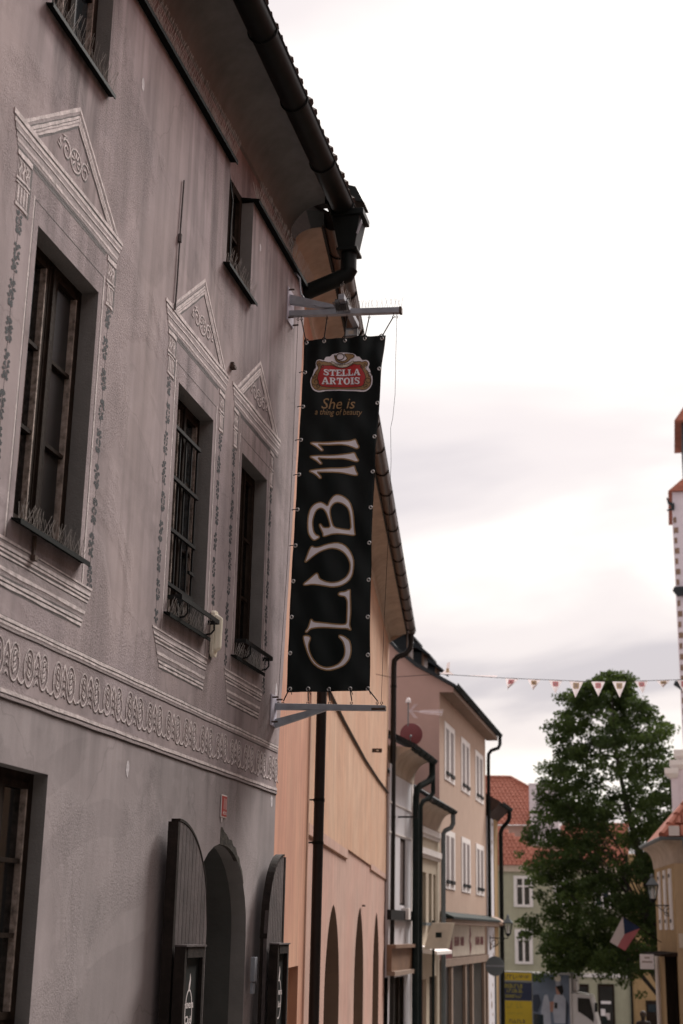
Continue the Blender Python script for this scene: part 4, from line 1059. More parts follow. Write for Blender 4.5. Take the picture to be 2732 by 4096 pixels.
        drape(sh, 'lettering_shadow', M['print_brown'], o, lift - 0.0008)
    return res
box_text('STELLA', 'STELLA', M['print_white'], 0, 0, 0.0074, True)
box_text('ARTOIS', 'ARTOIS', M['print_white'], 0, 0, 0.0074, True)
box_text('She is', 'She is', M['print_gold'], 0.0, 0.25, 0.003)
box_text('a thing of beauty', 'a thing of beauty', M['print_gold'], 0.0, 0.25, 0.003)
box_text('ANNO * 1366', 'ANNO 1366', M['print_brown'], 0.0, 0, 0.0080)
# eyelets
eg = MB()
for k in range(16):
    a, b2 = RAD(22.5 * k), RAD(22.5 * (k + 1))
    for r0, r1, y0, y1 in ((0.009, 0.014, -0.004, -0.006), (0.014, 0.021, -0.006, -0.002)):
        eg.face([(r0 * math.cos(a), y0, r0 * math.sin(a)), (r1 * math.cos(a), y1, r1 * math.sin(a)), (r1 * math.cos(b2), y1, r1 * math.sin(b2)), (r0 * math.cos(b2), y0, r0 * math.sin(b2))])
e0 = eg.build('eyelet', M['ring'], BN, smooth=True)
M['eyelet_hole'] = material('pale_eyelet_hole', (0.5, 0.47, 0.46), rough=0.6, var=0.05)
TOPG = [(-3.402, 7.322), (-3.216, 7.322), (-3.005, 7.320), (-2.794, 7.318), (-2.620, 7.316)]
BOTG = [(-3.470, 3.776), (-3.288, 3.772), (-3.086, 3.766), (-2.882, 3.766), (-2.710, 3.764)]
LEFTZ = [7.0, 6.63, 6.275, 5.91, 5.55, 5.185, 4.828, 4.472, 4.12]
RIGHTZ = [6.97, 6.62, 6.262, 5.905, 5.54, 5.18, 4.818, 4.452, 4.09]
spots = TOPG + BOTG + [(edge_x(z, 0) + 0.022, z) for z in LEFTZ] + [(edge_x(z, 1) - 0.022, z) for z in RIGHTZ]
for k, (x, z) in enumerate(spots):
    loc = (x, 13.0 + fold(x, z) - 0.003, z)
    if k == 0: e0.location = loc
    else: inst(e0, 'eyelet', BN, loc)
# cords tying it to the two brackets
for (x, z), (ex, ez) in zip(TOPG, [(-3.462, 7.585), (-3.193, 7.575), (-2.985, 7.575), (-2.753, 7.55), (-2.505, 7.535)]):
    b = MB(); b.tube([(x, 12.985, z), (x + (ex - x) * .5, 12.99, z + (ez - z) * .5), (ex, 13.0, ez)], 0.006, 6); b.tube([(x - .02, 12.975, z + .015), (x, 12.97, z + .03), (x + .025, 12.975, z + .02)], 0.006, 5)
    b.build('cord', M['cord'], BN)
for (x, z), (ex, ez) in zip(BOTG, [(-3.521, 3.655), (-3.278, 3.652), (-3.069, 3.65), (-2.858, 3.648), (-2.612, 3.642)]):
    b = MB(); b.tube([(x, 12.985, z), (ex, 12.97, ez)], 0.006, 6); b.tube([(x - .01, 12.975, z + .01), (x + .02, 12.97, z - .03), (x + .03, 12.97, z - .06)], 0.004, 5)
    b.build('cord', M['cord'], BN)
for z in LEFTZ[:6]:
    x = edge_x(z, 0)
    b = MB(); b.tube([(x + .022, 12.985, z), (x - .012, 12.98, z - .002), (x - .035, 12.99, z - .004)], 0.005, 5); b.build('cord', M['cord'], BN)

# brackets
def bracket(label, y, z, xo, plate, brace_up, eyes):
    t = thing('banner_bracket', label, 'bracket', (0, 0, 0), 0)
    b = MB(); b.box(-3.598, -3.588, plate[0], plate[1], plate[2], plate[3]); b.build('wall_plate', M['steel_lilac'], t)
    b = MB(); b.hexa([(-3.588, y - .03, z - .03), (xo, y - .03, z - .085 if brace_up else z - .055), (xo, y + .03, z - .085 if brace_up else z - .055), (-3.588, y + .03, z - .03),
                      (-3.588, y - .03, z + .03), (xo, y - .03, z - .025 if brace_up else z - .005), (xo, y + .03, z - .025 if brace_up else z - .005), (-3.588, y + .03, z + .03)])
    b.build('arm', M['steel'], t, bevel=0.004)
    s = 1 if brace_up else -1
    b = MB()
    h0, h1 = (z + .11, z + .21) if brace_up else (z - .20, z - .12)
    if brace_up: b.hexa([(-3.586, y - .025, h0), (-3.10, y - .025, z + .0), (-3.10, y + .025, z + .0), (-3.586, y + .025, h0), (-3.586, y - .025, h1), (-3.06, y - .025, z + .04), (-3.06, y + .025, z + .04), (-3.586, y + .025, h1)])
    else: b.hexa([(-3.586, y - .025, h0), (-3.10, y - .025, z - .045), (-3.10, y + .025, z - .045), (-3.586, y + .025, h0), (-3.586, y - .025, h1), (-3.22, y - .025, z - .03), (-3.22, y + .025, z - .03), (-3.586, y + .025, h1)])
    b.build('brace', M['steel'], t)
    for py in (plate[0] + .02, plate[1] - .02):
        for pz in (plate[2] + .03, plate[3] - .03):
            b = MB(); b.tube([(-3.60, py, pz), (-3.53, py, pz)], 0.009, 6); b.build('bolt', M['rust'], t)
    er = MB(); er.tube([(0, 0, 0.045), (0, 0, 0.018)], 0.004, 5); er.tube([(0.011 * math.cos(RAD(a)), 0, 0.008 + 0.011 * math.sin(RAD(a))) for a in range(0, 361, 40)], 0.0038, 5)
    first = None
    for ex, ez in eyes:
        if first is None: o = first = er.build('eye_bolt', M['rust'], t)
        else: o = inst(first, 'eye_bolt', t)
        o.location = (ex, y, ez if brace_up else ez + 0.02)
        o.rotation_euler = (0 if brace_up else math.pi, 0, 0)
    return t
bu = bracket('grey steel bracket with bird spikes holding the top of the black banner', 13.0, 7.655, -2.42, (12.92, 13.16, 7.56, 7.93), True,
        [(-3.498, 7.58), (-3.462, 7.58), (-3.193, 7.57), (-2.985, 7.565), (-2.753, 7.545), (-2.502, 7.53), (-2.468, 7.525)])
spikes('bird_spikes', -2.98, -2.42, 13.0, 7.615, 0.13, bu, 0.03, 0.045, 'x', seed=61)
b = MB(); b.box(-3.0, -2.94, 12.66, 13.38, 7.615, 7.675); b.build('cross_bar', M['steel'], bu, bevel=0.004)
spikes('bird_spikes', 12.68, 13.36, -2.97, 7.675, 0.13, bu, 0.03, 0.05, 'y', seed=62)
b = MB(); b.box(-2.44, -2.416, 12.967, 13.033, 7.567, 7.633); b.build('arm_end_cap', M['rust'], bu)
b = MB(); b.tube([(-3.60, 13.18, 8.22), (-3.52, 13.1, 8.1), (-3.49, 13.05, 7.9), (-3.40, 13.0, 7.76), (-3.25, 12.96, 7.69), (-3.05, 12.96, 7.675)], 0.009, 6); b.build('power_cable', M['steel'], bu, smooth=True)
bl = bracket('grey steel bracket below the black banner with a rusty arm end', 12.95, 3.60, -2.532, (12.80, 12.99, 3.41, 3.70), False,
        [(-3.568, 3.62), (-3.521, 3.62), (-3.278, 3.617), (-3.069, 3.614), (-2.858, 3.612), (-2.612, 3.609), (-2.57, 3.608)])
b = MB(); b.box(-2.66, -2.529, 12.917, 12.9185, 3.548, 3.572); b.box(-2.532, -2.5295, 12.922, 12.978, 3.546, 3.592); b.build('rust_stain', M['rust'], bl)
# floodlights
def floodlight(label, loc, tilt, zrot):
    t = thing('floodlight', label, 'floodlight', loc, zrot, 'floodlights on the banner bracket')
    M['flood'] = M.get('flood') or material('grey_flood_casing', (0.11, 0.112, 0.115), rough=0.45, var=0.15, spec=0.5)
    t.rotation_euler = (tilt, 0, zrot)
    b = MB(); b.box(-.068, .068, -.055, .0, -.05, .05); b.build('casing', M['flood'], t, bevel=0.006)
    b = MB(); b.box(-.055, .055, -.060, -.056, -.038, .038); b.build('reflector', M['ring'], t)
    b = MB(); b.box(-.068, .068, -.066, -.061, -.05, -.04); b.box(-.068, .068, -.066, -.061, .04, .05); b.box(-.068, -.056, -.066, -.061, -.04, .04); b.box(.056, .068, -.066, -.061, -.04, .04); b.build('front_frame', M['flood'], t)
    b = MB(); b.box(-.028, .028, -.06, -.0606, -.020, .020); b.build('lamp_panel', M['print_cream'], t)
    for k in range(7):
        b = MB(); b.box(-.055 + k * .018, -.049 + k * .018, 0, .03, -.045, .045); b.build('cooling_fin', M['flood'], t)
    b = MB(); b.tube([(-.076, -.02, 0), (-.076, .02, .075), (.076, .02, .075), (.076, -.02, 0)], 0.006, 5); b.build('mounting_yoke', M['flood'], t)
    return t
floodlight('small grey floodlight above the banner arm, seen from its finned back', (-2.995, 12.80, 7.60), RAD(-62), RAD(180))
floodlight('small grey floodlight behind the top edge of the banner, its lamp showing', (-3.02, 13.42, 7.555), RAD(-8), 0)
# thin wires hanging beside the banner
def wire(label, pts, r=0.0022, mat=None):
    b = MB(); b.tube(pts, r, 5); o = b.build('hanging_wire', mat or M['cord'])
    return tag(o, label, 'wire')
wire('thin loose wire hanging from the bracket arm tip against the sky', [(-2.468, 13.0, 7.52), (-2.475, 13.0, 7.1), (-2.478, 13.0, 6.7), (-2.50, 13.0, 6.45), (-2.52, 13.0, 6.35), (-2.512, 13, 6.0), (-2.53, 13, 5.3), (-2.56, 12.98, 4.4), (-2.572, 12.95, 3.64)])
wire('thin wire hanging from the top bracket between banner and grey wall', [(-3.498, 13.0, 7.58), (-3.505, 13.0, 7.0), (-3.512, 13.0, 6.0), (-3.53, 12.99, 5.0), (-3.56, 12.96, 4.0), (-3.568, 12.95, 3.64)])

# ================================================================ orange house
M['orange'] = material('orange_limewash', (0.455, 0.255, 0.158), rough=0.9, bump=0.2, bscale=9, var=0.13, scale=1.5, streak=0.16, tint=(0.475, 0.295, 0.195), dirt=0.10)
M['orange_deep'] = material('deep_orange_limewash', (0.42, 0.195, 0.127), rough=0.9, var=0.10, scale=1.5, streak=0.16, tint=(0.45, 0.24, 0.155), bump=0.1, bscale=30)
M['pink_wash'] = material('pink_limewash', (0.405, 0.255, 0.205), rough=0.9, bump=0.2, bscale=9, var=0.13, scale=1.4, streak=0.13, tint=(0.42, 0.24, 0.19), dirt=0.14)
M['cove_beige'] = material('beige_cove', (0.44, 0.35, 0.28), rough=0.9, var=0.15, scale=2, streak=0.1, dirt=0.3)
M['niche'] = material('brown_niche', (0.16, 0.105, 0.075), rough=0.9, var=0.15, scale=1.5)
OH = thing('orange_house', 'orange limewashed house with pointed arched niches and a long brown gutter', 'house', (-3.72, 13.4, 0), RAD(8.005))
b = MB()
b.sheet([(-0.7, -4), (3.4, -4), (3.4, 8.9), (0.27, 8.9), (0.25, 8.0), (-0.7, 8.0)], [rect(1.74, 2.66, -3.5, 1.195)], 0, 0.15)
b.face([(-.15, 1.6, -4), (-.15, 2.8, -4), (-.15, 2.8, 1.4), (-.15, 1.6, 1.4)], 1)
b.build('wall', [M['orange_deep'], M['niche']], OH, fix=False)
b = MB()
b.sheet([(3.4, 2.66), (9.45, 2.66), (9.45, 2.82), (15.4, 2.82), (15.4, 2.74), (21.6, 2.74), (21.6, 8.75), (3.4, 8.75)], [], 0.0, 0.1)
for p0, p1 in (((3.4, 2.66), (9.45, 2.66)), ((9.45, 2.82), (15.4, 2.82)), ((15.4, 2.74), (21.6, 2.74)), ((9.45, 2.66), (9.45, 2.82)), ((15.4, 2.74), (15.4, 2.82))):
    b.face([(0, *p0), (0, *p1), (-0.05, *p1), (-0.05, *p0)])
b.face([(0, 21.6, 2.7), (0, 21.6, 8.75), (-6, 21.6, 8.75), (-6, 21.6, 2.7)])
b.build('wall', M['orange'], OH, fix=False)
def pointed(c, hw, top, spring, bot):
    q = [(c - hw, bot)]
    n = 10
    for i in range(n + 1): t = i / n; q.append((c - hw + hw * t ** 1.9, spring + (top - spring) * (1 - (1 - t) ** 1.45) ** 1.0))
    for i in range(n - 1, -1, -1): t = i / n; q.append((c + hw - hw * t ** 1.9, spring + (top - spring) * (1 - (1 - t) ** 1.45)))
    q.append((c + hw, bot)); return q
NI = [pointed(7.3, 1.2, 1.93, 0.6, -3.8), pointed(12.75, 1.2, 1.965, 0.55, -3.8), pointed(17.95, 1.1, 1.95, 0.5, -3.8)]
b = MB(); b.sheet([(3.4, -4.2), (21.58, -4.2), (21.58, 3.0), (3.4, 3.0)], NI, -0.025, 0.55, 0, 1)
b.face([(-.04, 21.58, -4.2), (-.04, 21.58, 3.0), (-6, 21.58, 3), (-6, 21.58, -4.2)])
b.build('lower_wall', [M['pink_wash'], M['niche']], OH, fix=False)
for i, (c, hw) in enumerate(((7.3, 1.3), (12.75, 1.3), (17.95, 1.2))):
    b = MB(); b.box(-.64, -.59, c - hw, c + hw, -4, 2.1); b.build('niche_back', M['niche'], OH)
b = MB(); b.prism(rect(3.44, 9.44, 2.668, 2.80), 0.001, 0.004, 'x'); b.build('pink_band', M['pink_wash'], OH)
b = MB(); b.prism(rect(15.42, 21.58, 2.748, 2.86), 0.001, 0.004, 'x'); b.build('pink_band', M['pink_wash'], OH)
# the eaves line of the old house sags and bends a little: stations s, wall top z, gutter x, gutter z
ST = [(0.20, 8.74, 0.44, 9.02), (1.5, 8.69, 0.45, 9.05), (3.0, 8.63, 0.46, 9.04), (6.0, 8.57, 0.49, 8.99), (10.0, 8.54, 0.52, 8.94), (15.0, 8.54, 0.54, 8.90), (19.0, 8.56, 0.55, 8.87), (21.7, 8.60, 0.56, 8.86)]
def sweep(name, mat, fn, close_end=False):
    b = MB(); rows = [[(p[0], s_, p[1]) for p in fn(zt, gx, gz_)] for s_, zt, gx, gz_ in ST]
    for r0, r1 in zip(rows, rows[1:]):
        for i in range(len(r0) - 1): b.face([r0[i], r0[i + 1], r1[i + 1], r1[i]])
    if close_end: b.face(rows[-1])
    return b.build(name, mat, OH, smooth=True)
sweep('eaves_cove', M['cove_beige'], lambda zt, gx, gz_: [(0.0, zt - .03), (.03, zt), (.03, zt + .05)] + [(.03 + (gx - .16) * (1 - math.cos(RAD(a))), zt + .06 + (gz_ - zt - .12) * math.sin(RAD(a))) for a in range(0, 91, 10)] + [(gx - .11, gz_ - .02)], True)
sweep('fascia', M['gutter'], lambda zt, gx, gz_: [(gx - .13, gz_ - .06), (gx - .10, gz_ - .06), (gx - .10, gz_ + .12), (gx - .3, gz_ + .16)], True)
GU = sweep('gutter', M['gutter_brown'], lambda zt, gx, gz_: [(gx + .105 * math.cos(RAD(180 + a)), gz_ + .105 * math.sin(RAD(180 + a))) for a in range(0, 181, 15)] + [(gx + .118, gz_ + .012), (gx + .10, gz_ + .014)], True)
def station(s_):
    for p0, p1 in zip(ST, ST[1:]):
        if p0[0] <= s_ <= p1[0]: t_ = (s_ - p0[0]) / (p1[0] - p0[0]); return p0[2] + (p1[2] - p0[2]) * t_, p0[3] + (p1[3] - p0[3]) * t_
rg = None
for k in range(19):
    s_ = 0.9 + 1.12 * k; gx_, gz_ = station(s_)
    if rg is None:
        q = MB(); q.tube([(.113 * math.cos(RAD(180 + a)), 0, .113 * math.sin(RAD(180 + a))) for a in range(-4, 185, 12)], 0.012, 6); o = rg = q.build('gutter_bracket', M['gutter'], GU, smooth=True)
    else: o = inst(rg, 'gutter_bracket', GU)
    o.location = (gx_, s_, gz_)
b = MB(); b.prism([(0.46, 9.06), (0.46, 9.10), (-5.5, 13.0), (-5.5, 12.9)], 0.2, 21.8, 'y'); b.build('roof', M['tile_brown'], OH)
b = MB(); b.tube([(0.13, 3.42, 8.6), (0.12, 3.42, 5), (0.11, 3.42, -0.2), (0.12, 3.42, -0.5), (0.16, 3.42, -1.6)], [.062, .062, .062, .075, .08], 12)
PI = b.build('downpipe', M['pipe_brown'], OH, smooth=True)
for z in (3.05, 2.55, 5.2):
    b = MB(); b.tube([(0.115, 3.42, z), (0.115, 3.42, z + .035)], 0.068, 12); b.tube([(0.0, 3.42, z + .02), (0.1, 3.42, z + .02)], 0.01, 5); b.build('pipe_clip', M['gutter'], PI)
b = MB(); b.tube([(0.545, 21.62, 8.86), (0.545, 21.62, 8.52), (0.52, 21.62, 8.40), (0.42, 21.60, 8.27), (0.22, 21.55, 8.18), (0.14, 21.52, 8.08), (0.13, 21.5, 7.9), (0.13, 21.5, 3), (0.13, 21.5, -3.6)], [.085, .07] + [.072] * 7, 12)
PI = b.build('downpipe', M['pipe_brown'], OH, smooth=True)
for z in (7.4, 4.2, 0.8):
    b = MB(); b.tube([(0.13, 21.5, z), (0.13, 21.5, z + .05)], 0.082, 12); b.build('pipe_clip', M['gutter'], PI)
b = MB(); b.tube([(0.02, 4.2, 4.9), (0.02, 5.0, 4.72), (0.02, 8, 4.66), (0.02, 13, 4.64), (0.02, 17, 4.70), (0.02, 21.4, 4.80)], 0.022, 6); b.build('wall_cable', M['pipe_brown'], OH)
t = thing('wall_bracket_plate', 'small brown metal plate with a pale hole sticking out of the orange wall', 'bracket', (-3.72, 13.4, 0), RAD(8.005))
b = MB(); b.box(0.0, 0.20, 15.3, 15.33, 5.05, 5.13); b.build('plate', M['rust'], t)
b = MB(); b.box(0.085, 0.135, 15.294, 15.299, 5.075, 5.105); b.build('hole', M['print_cream'], t)
b = MB(); b.box(0.002, 0.05, 12.9, 13.15, 1.99, 2.02); o = b.build('bracket_stub', M['rust']); o.location = (-3.72, 13.4, 0); o.rotation_euler = (0, 0, RAD(8.005))
tag(o, 'short rusty iron stub on the pink wall above the middle pointed niche', 'bracket')

# ================================================================ generic street houses
M['white_wall'] = material('white_house_wall', (0.60, 0.58, 0.61), rough=0.9, var=0.06, streak=0.07)
M['white_trim'] = material('white_stucco_trim', (0.68, 0.63, 0.61), rough=0.85, var=0.06)
M['beige_wall'] = material('beige_wall', (0.43, 0.36, 0.275), rough=0.9, var=0.08, streak=0.06)
M['pink_wall'] = material('pink_house_wall', (0.395, 0.278, 0.215), rough=0.9, var=0.05, streak=0.05)
M['gable_pink'] = material('rose_gable_wall', (0.43, 0.285, 0.25), rough=0.9, var=0.05, bump=0.1)
M['green_metal'] = material('dark_green_gutter', (0.014, 0.020, 0.019), rough=0.8, var=0.3, scale=4, spec=0.15)
M['green_wall'] = material('pale_green_wall', (0.34, 0.325, 0.235), rough=0.9, var=0.08, streak=0.06)
M['ochre'] = material('ochre_wall', (0.34, 0.225, 0.11), rough=0.9, var=0.12, scale=1.2, streak=0.08)
M['ochre_light'] = material('light_ochre_wall', (0.44, 0.32, 0.20), rough=0.9, var=0.10, scale=1.2, streak=0.08)
M['lilac'] = material('lilac_render', (0.60, 0.52, 0.56), rough=0.9, var=0.06)
M['sign_brown'] = material('brown_shop_board', (0.20, 0.12, 0.08), rough=0.6, var=0.2)
M['sign_cream'] = material('cream_sign', (0.55, 0.48, 0.40), rough=0.6, var=0.15, scale=3)
M['sign_red'] = material('maroon_panel', (0.17, 0.045, 0.05), rough=0.6, var=0.1)
M['shop_dark'] = material('dark_shop_glass', (0.022, 0.021, 0.019), rough=0.35, var=0.3, scale=1.0, spec=0.2)
M['shop_trim'] = material('taupe_shop_trim', (0.24, 0.17, 0.13), rough=0.8, var=0.1)
M['grey_pane'] = material('pane_with_grey_reflection', (0.22, 0.185, 0.18), rough=0.5, var=0.12, spec=0.15)  # greyish reflection on the glass painted as its base colour
M['grey_metal'] = material('grey_zinc', (0.13, 0.15, 0.16), rough=0.5, var=0.15)
def inset_pane(parent, u0, u1, z0, z1, x, mat, nm='window', frame=None, fw=0.05, cross=True):
    f = MB()
    f.box(x - .04, x + .0, u0, u0 + fw, z0, z1); f.box(x - .04, x + .0, u1 - fw, u1, z0, z1); f.box(x - .04, x - .002, u0 + fw, u1 - fw, z0, z0 + fw); f.box(x - .04, x - .002, u0 + fw, u1 - fw, z1 - fw, z1)
    w = f.build(nm, frame or M['wood'], parent)
    b = MB(); b.box(x - .035, x - .025, u0 + fw, u1 - fw, z0 + fw, z1 - fw); b.build('pane', mat, w)
    return w
# ---- white house
WH = thing('white_house', 'narrow white house with a black band and dark green gutter beside the orange house', 'house', (-6.6, 0, 0))
b = MB(); b.sheet([(34.4, -4), (37.62, -4), (37.62, 5.5), (34.4, 5.5)], [rect(35.84, 36.62, 2.18, 3.80), rect(34.7, 36.73, -3.8, 0.50)], 0, 0.2)
b.face([(0, 37.62, -4), (0, 37.62, 5.5), (-5, 37.62, 5.5), (-5, 37.62, -4)])
b.build('wall', M['white_wall'], WH, fix=False)
inset_pane(WH, 35.84, 36.62, 2.18, 3.80, -0.02, M['grey_pane'])
b = MB(); b.box(-.2, .015, 37.42, 37.66, -4, 5.4); b.box(0, 0.02, 34.3, 37.4, 3.84, 3.88); b.box(0, 0.02, 34.3, 37.4, 4.55, 4.59); b.build('wall_bands', M['white_trim'], WH)
prof = [(0.0, 5.28), (0.02, 5.30)] + [(0.02 + 0.40 * (1 - math.cos(RAD(a))), 5.32 + 0.55 * math.sin(RAD(a))) for a in range(0, 91, 10)] + [(0.45, 5.92), (-0.3, 6.0)]
b = MB(); b.prism(prof, 34.85, 37.7, 'y'); b.build('eaves_cove', M['cove_beige'], WH, smooth=True)
b = MB(); b.prism([(0.50, 5.92), (0.55, 6.02), (-1.8, 7.2), (-1.8, 7.1)], 34.85, 37.8, 'y'); b.build('roof', M['roof_dark'], WH)
half_gutter('gutter', 0.53, 5.93, 0.10, 34.85, 37.85, M['green_metal'], WH, ring_ys=[35.3, 36.0, 36.7, 37.4])
b = MB(); b.tube([(0.50, 37.75, 5.86), (0.50, 37.75, 5.55), (0.44, 37.6, 5.38), (0.28, 37.2, 5.22), (0.22, 37.02, 5.10), (0.2, 36.98, 4.9), (0.2, 36.98, 2), (0.2, 36.98, -3)], 0.085, 12); b.build('downpipe', M['green_metal'], WH, smooth=True)
b = MB(); b.tube([(0.50, 37.9, 5.7), (0.5, 37.9, 5.1), (0.42, 37.75, 4.95), (0.3, 37.5, 4.85), (0.25, 37.4, 4.7), (0.25, 37.4, 2), (0.25, 37.4, -3)], 0.06, 12); b.build('downpipe', M['green_metal'], WH, smooth=True)
b = MB(); b.box(0.0, 0.10, 34.2, 37.45, 1.82, 2.05); b.build('black_band', M['iron'], WH)
b = MB(); b.box(0.0, 0.18, 36.1, 36.4, 1.84, 2.12); b.build('lamp_box', M['white_trim'], WH, bevel=0.01)
b = MB(); b.box(0.0, 0.22, 34.2, 37.15, 1.18, 1.26); b.box(0, .12, 34.2, 37.05, .66, 1.18); b.build('shop_board', M['sign_brown'], WH)
b = MB(); b.box(0, .2, 34.2, 37.1, .56, .66); b.build('shop_cornice', M['shop_trim'], WH)
b = MB(); b.box(-.15, -.10, 34.6, 36.73, -3.8, .5); b.build('shop_door', M['shop_dark'], WH)
for u in (34.62, 35.3, 36.0, 36.6):
    b = MB(); b.box(-.10, -.04, u, u + .12, -3.8, .5); b.build('door_post', M['wood'], WH)
b = MB(); b.box(0, .5, 35.5, 35.53, 4.27, 4.31); b.box(.48, .5, 35.5, 35.53, 4.31, 4.45); b.build('iron_arm', M['iron'], WH)
# ---- beige house
BH = thing('beige_house', 'low beige house with white cornice bands and three narrow windows', 'house', (-6.6, 0, 0))
BW = [(39.16, 39.80), (40.26, 40.78), (41.06, 41.48)]
b = MB(); b.sheet([(37.66, -4), (42.2, -4), (42.2, 4.9), (37.66, 4.9)], [rect(a, c, 1.80, 3.12) for a, c in BW] + [rect(39.2, 39.9, -3.9, .34), rect(40.4, 41.6, -3.9, .38)], 0, 0.2)
b.build('wall', M['beige_wall'], BH, fix=False)
for a, c in BW:
    w = inset_pane(BH, a, c, 1.80, 3.12, -0.12, M['shop_dark'])
    s = MB(); s.box(-.1, .12, a - .05, c + .05, 1.72, 1.80); s.build('sill', M['grey_metal'], w)
b = MB(); b.box(-.15, -.1, 39.2, 39.9, -3.9, .34); b.build('door', M['sign_red'], BH)
b = MB(); b.box(-.15, -.1, 40.4, 41.6, -3.9, .38); b.build('door', M['wood'], BH)
for z0, z1, x in ((4.14, 4.30, .10), (4.05, 4.14, .05), (3.58, 3.74, .12), (3.50, 3.58, .06)):
    b = MB(); b.box(0, x, 37.7, 41.95, z0, z1); b.build('cornice_band', M['white_trim'], BH)
prof = [(0.0, 4.34), (0.02, 4.36)] + [(0.02 + 0.32 * (1 - math.cos(RAD(a))), 4.38 + 0.50 * math.sin(RAD(a))) for a in range(0, 91, 10)] + [(0.37, 4.93), (-0.3, 5.0)]
b = MB(); b.prism(prof, 37.66, 42.18, 'y'); b.build('eaves_cove', M['cove_beige'], BH, smooth=True)
b = MB(); b.prism([(0.42, 4.93), (0.45, 5.02), (-1.8, 6.4), (-1.8, 6.3)], 37.9, 42.15, 'y'); b.build('roof', M['roof_dark'], BH)
half_gutter('gutter', 0.44, 4.95, 0.09, 37.9, 42.2, M['green_metal'], BH, ring_ys=[38.5, 39.5, 40.5, 41.5])
b = MB(); b.tube([(0.42, 42.08, 4.9), (0.42, 42.08, 4.6), (0.36, 42.06, 4.48), (0.2, 42.02, 4.4), (0.14, 42.0, 4.3), (0.14, 42, 2), (0.14, 42, -3)], 0.07, 12); b.build('downpipe', M['grey_metal'], BH, smooth=True)
b = MB(); b.hexa([(0, 38.9, 1.02), (.45, 38.9, 0.98), (.45, 41.6, 0.98), (0, 41.6, 1.02), (0, 38.9, 1.2), (.45, 38.9, 1.06), (.45, 41.6, 1.06), (0, 41.6, 1.2)]); b.build('door_canopy', M['white_trim'], BH)
# dish and antenna
t = thing('satellite_dish', 'maroon round satellite dish above the low roofs, against the rose gable', 'satellite dish', (-7.07, 40.0, 6.93))
b = MB(); n = 22; R0 = 0.32
for j in range(4):
    for k in range(n):
        a, c = 2 * math.pi * k / n, 2 * math.pi * (k + 1) / n; r0, r1 = R0 * j / 4, R0 * (j + 1) / 4
        pt = lambda r, w: (r * math.cos(w), 0.55 * r * r - 0.05, r * math.sin(w))
        b.face([pt(r0, a), pt(r1, a), pt(r1, c), pt(r0, c)] if j else [pt(0, 0), pt(r1, a), pt(r1, c)])
b.tube([(R0 * math.cos(2 * math.pi * k / n), 0.55 * R0 * R0 - .05, R0 * math.sin(2 * math.pi * k / n)) for k in range(n + 1)], 0.008, 5, cap=False)
o = b.build('reflector', M['sign_red'], t, smooth=True)
b = MB(); b.tube([(0, .05, 0), (0, .2, -.1), (0, .2, -1.2)], 0.025, 6); b.build('mast', M['grey_metal'], t)
b = MB(); b.tube([(0, -.04, -.32), (.04, -.35, -.1)], 0.012, 5); b.tube([(.04, -.37, -.1), (.04, -.27, -.08)], 0.035, 8); b.build('feed_arm', M['grey_metal'], t)
t = thing('tv_antenna', 'thin rooftop aerial with white cap and long boom before the rose gable', 'antenna', (-7.16, 40.0, 6.2))
b = MB(); b.tube([(0, 0, 0), (0, 0, 1.66)], 0.02, 6); b.build('mast', M['grey_metal'], t)
b = MB(); b.tube([(0, 0, 1.64), (0, 0, 1.72), (0, 0, 1.78)], [.08, .07, .03], 8); b.build('mast_cap', M['white_enamel'], t)
b = MB(); b.tube([(0, 0, 1.40), (.98, .1, 1.36)], 0.010, 5); b.build('boom', M['lilac'], t)
for k in range(14):
    b = MB(); x = .34 + k * .048; h = .06 + .004 * k
    b.tube([(x, -.1, 1.385 - .003 * k - h), (x, .2, 1.385 - .003 * k + h)], 0.0045, 4); b.build('element', M['lilac'], t)
for sg in (-1, 1):
    for k in range(3):
        b = MB(); b.tube([(.03 + .03 * k, 0, 1.40), (.18 + .04 * k, .03, 1.40 + sg * .2)], 0.006, 4); b.build('reflector_rod', M['lilac'], t)
# ---- pink house
PH = thing('pink_house', 'tall pink house with a rose gable, dark roof with dormers and a shopfront', 'house', (-6.6, 0, 0))
PW = [(43.12, 45.22), (46.72, 48.79), (50.26, 52.40)]
holes = []
for (a, c) in PW:
    for z0, z1 in ((6.14, 7.58), (2.96, 4.36)):
        w = c - a
        holes += [rect(a + w * .11, a + w * .43, z0, z1), rect(a + w * .56, a + w * .89, z0, z1)]
b = MB(); b.sheet([(42.2, 1.77), (53.2, 1.77), (53.2, 8.5), (42.2, 8.5)], holes, 0, 0.14)
b.face([(0, 53.2, 0.6), (0, 53.2, 8.5), (-6, 53.2, 8.5), (-6, 53.2, .6)])
b.build('wall', M['pink_wall'], PH, fix=False)
GP = [(0, -4), (0, 8.48), (0.42, 8.48), (0.42, 8.62), (-0.72, 9.27), (-1.3, 9.75), (-4, 12.7), (-4, -4)]
b = MB(); b.prism(GP, 42.17, 42.2, 'y'); b.build('gable_wall', M['gable_pink'], PH)
b = MB(); b.prism([(0.0, 8.48), (.42, 8.48), (.42, 8.62), (0, 8.7)], 42.2, 53.6, 'y'); b.build('eaves_box', M['shop_trim'], PH)
b = MB(); b.prism([(0.52, 8.60), (0.52, 8.68), (-0.72, 9.40), (-1.3, 9.88), (-4.2, 13.1), (-4.2, 12.95), (-1.32, 9.76), (-0.74, 9.28)], 42.0, 53.75, 'y'); PR = b.build('roof', M['roof_dark'], PH)
half_gutter('gutter', 0.50, 8.70, 0.085, 42.0, 53.8, M['green_metal'], PH, ring_ys=[43, 45, 47, 49, 51, 53])
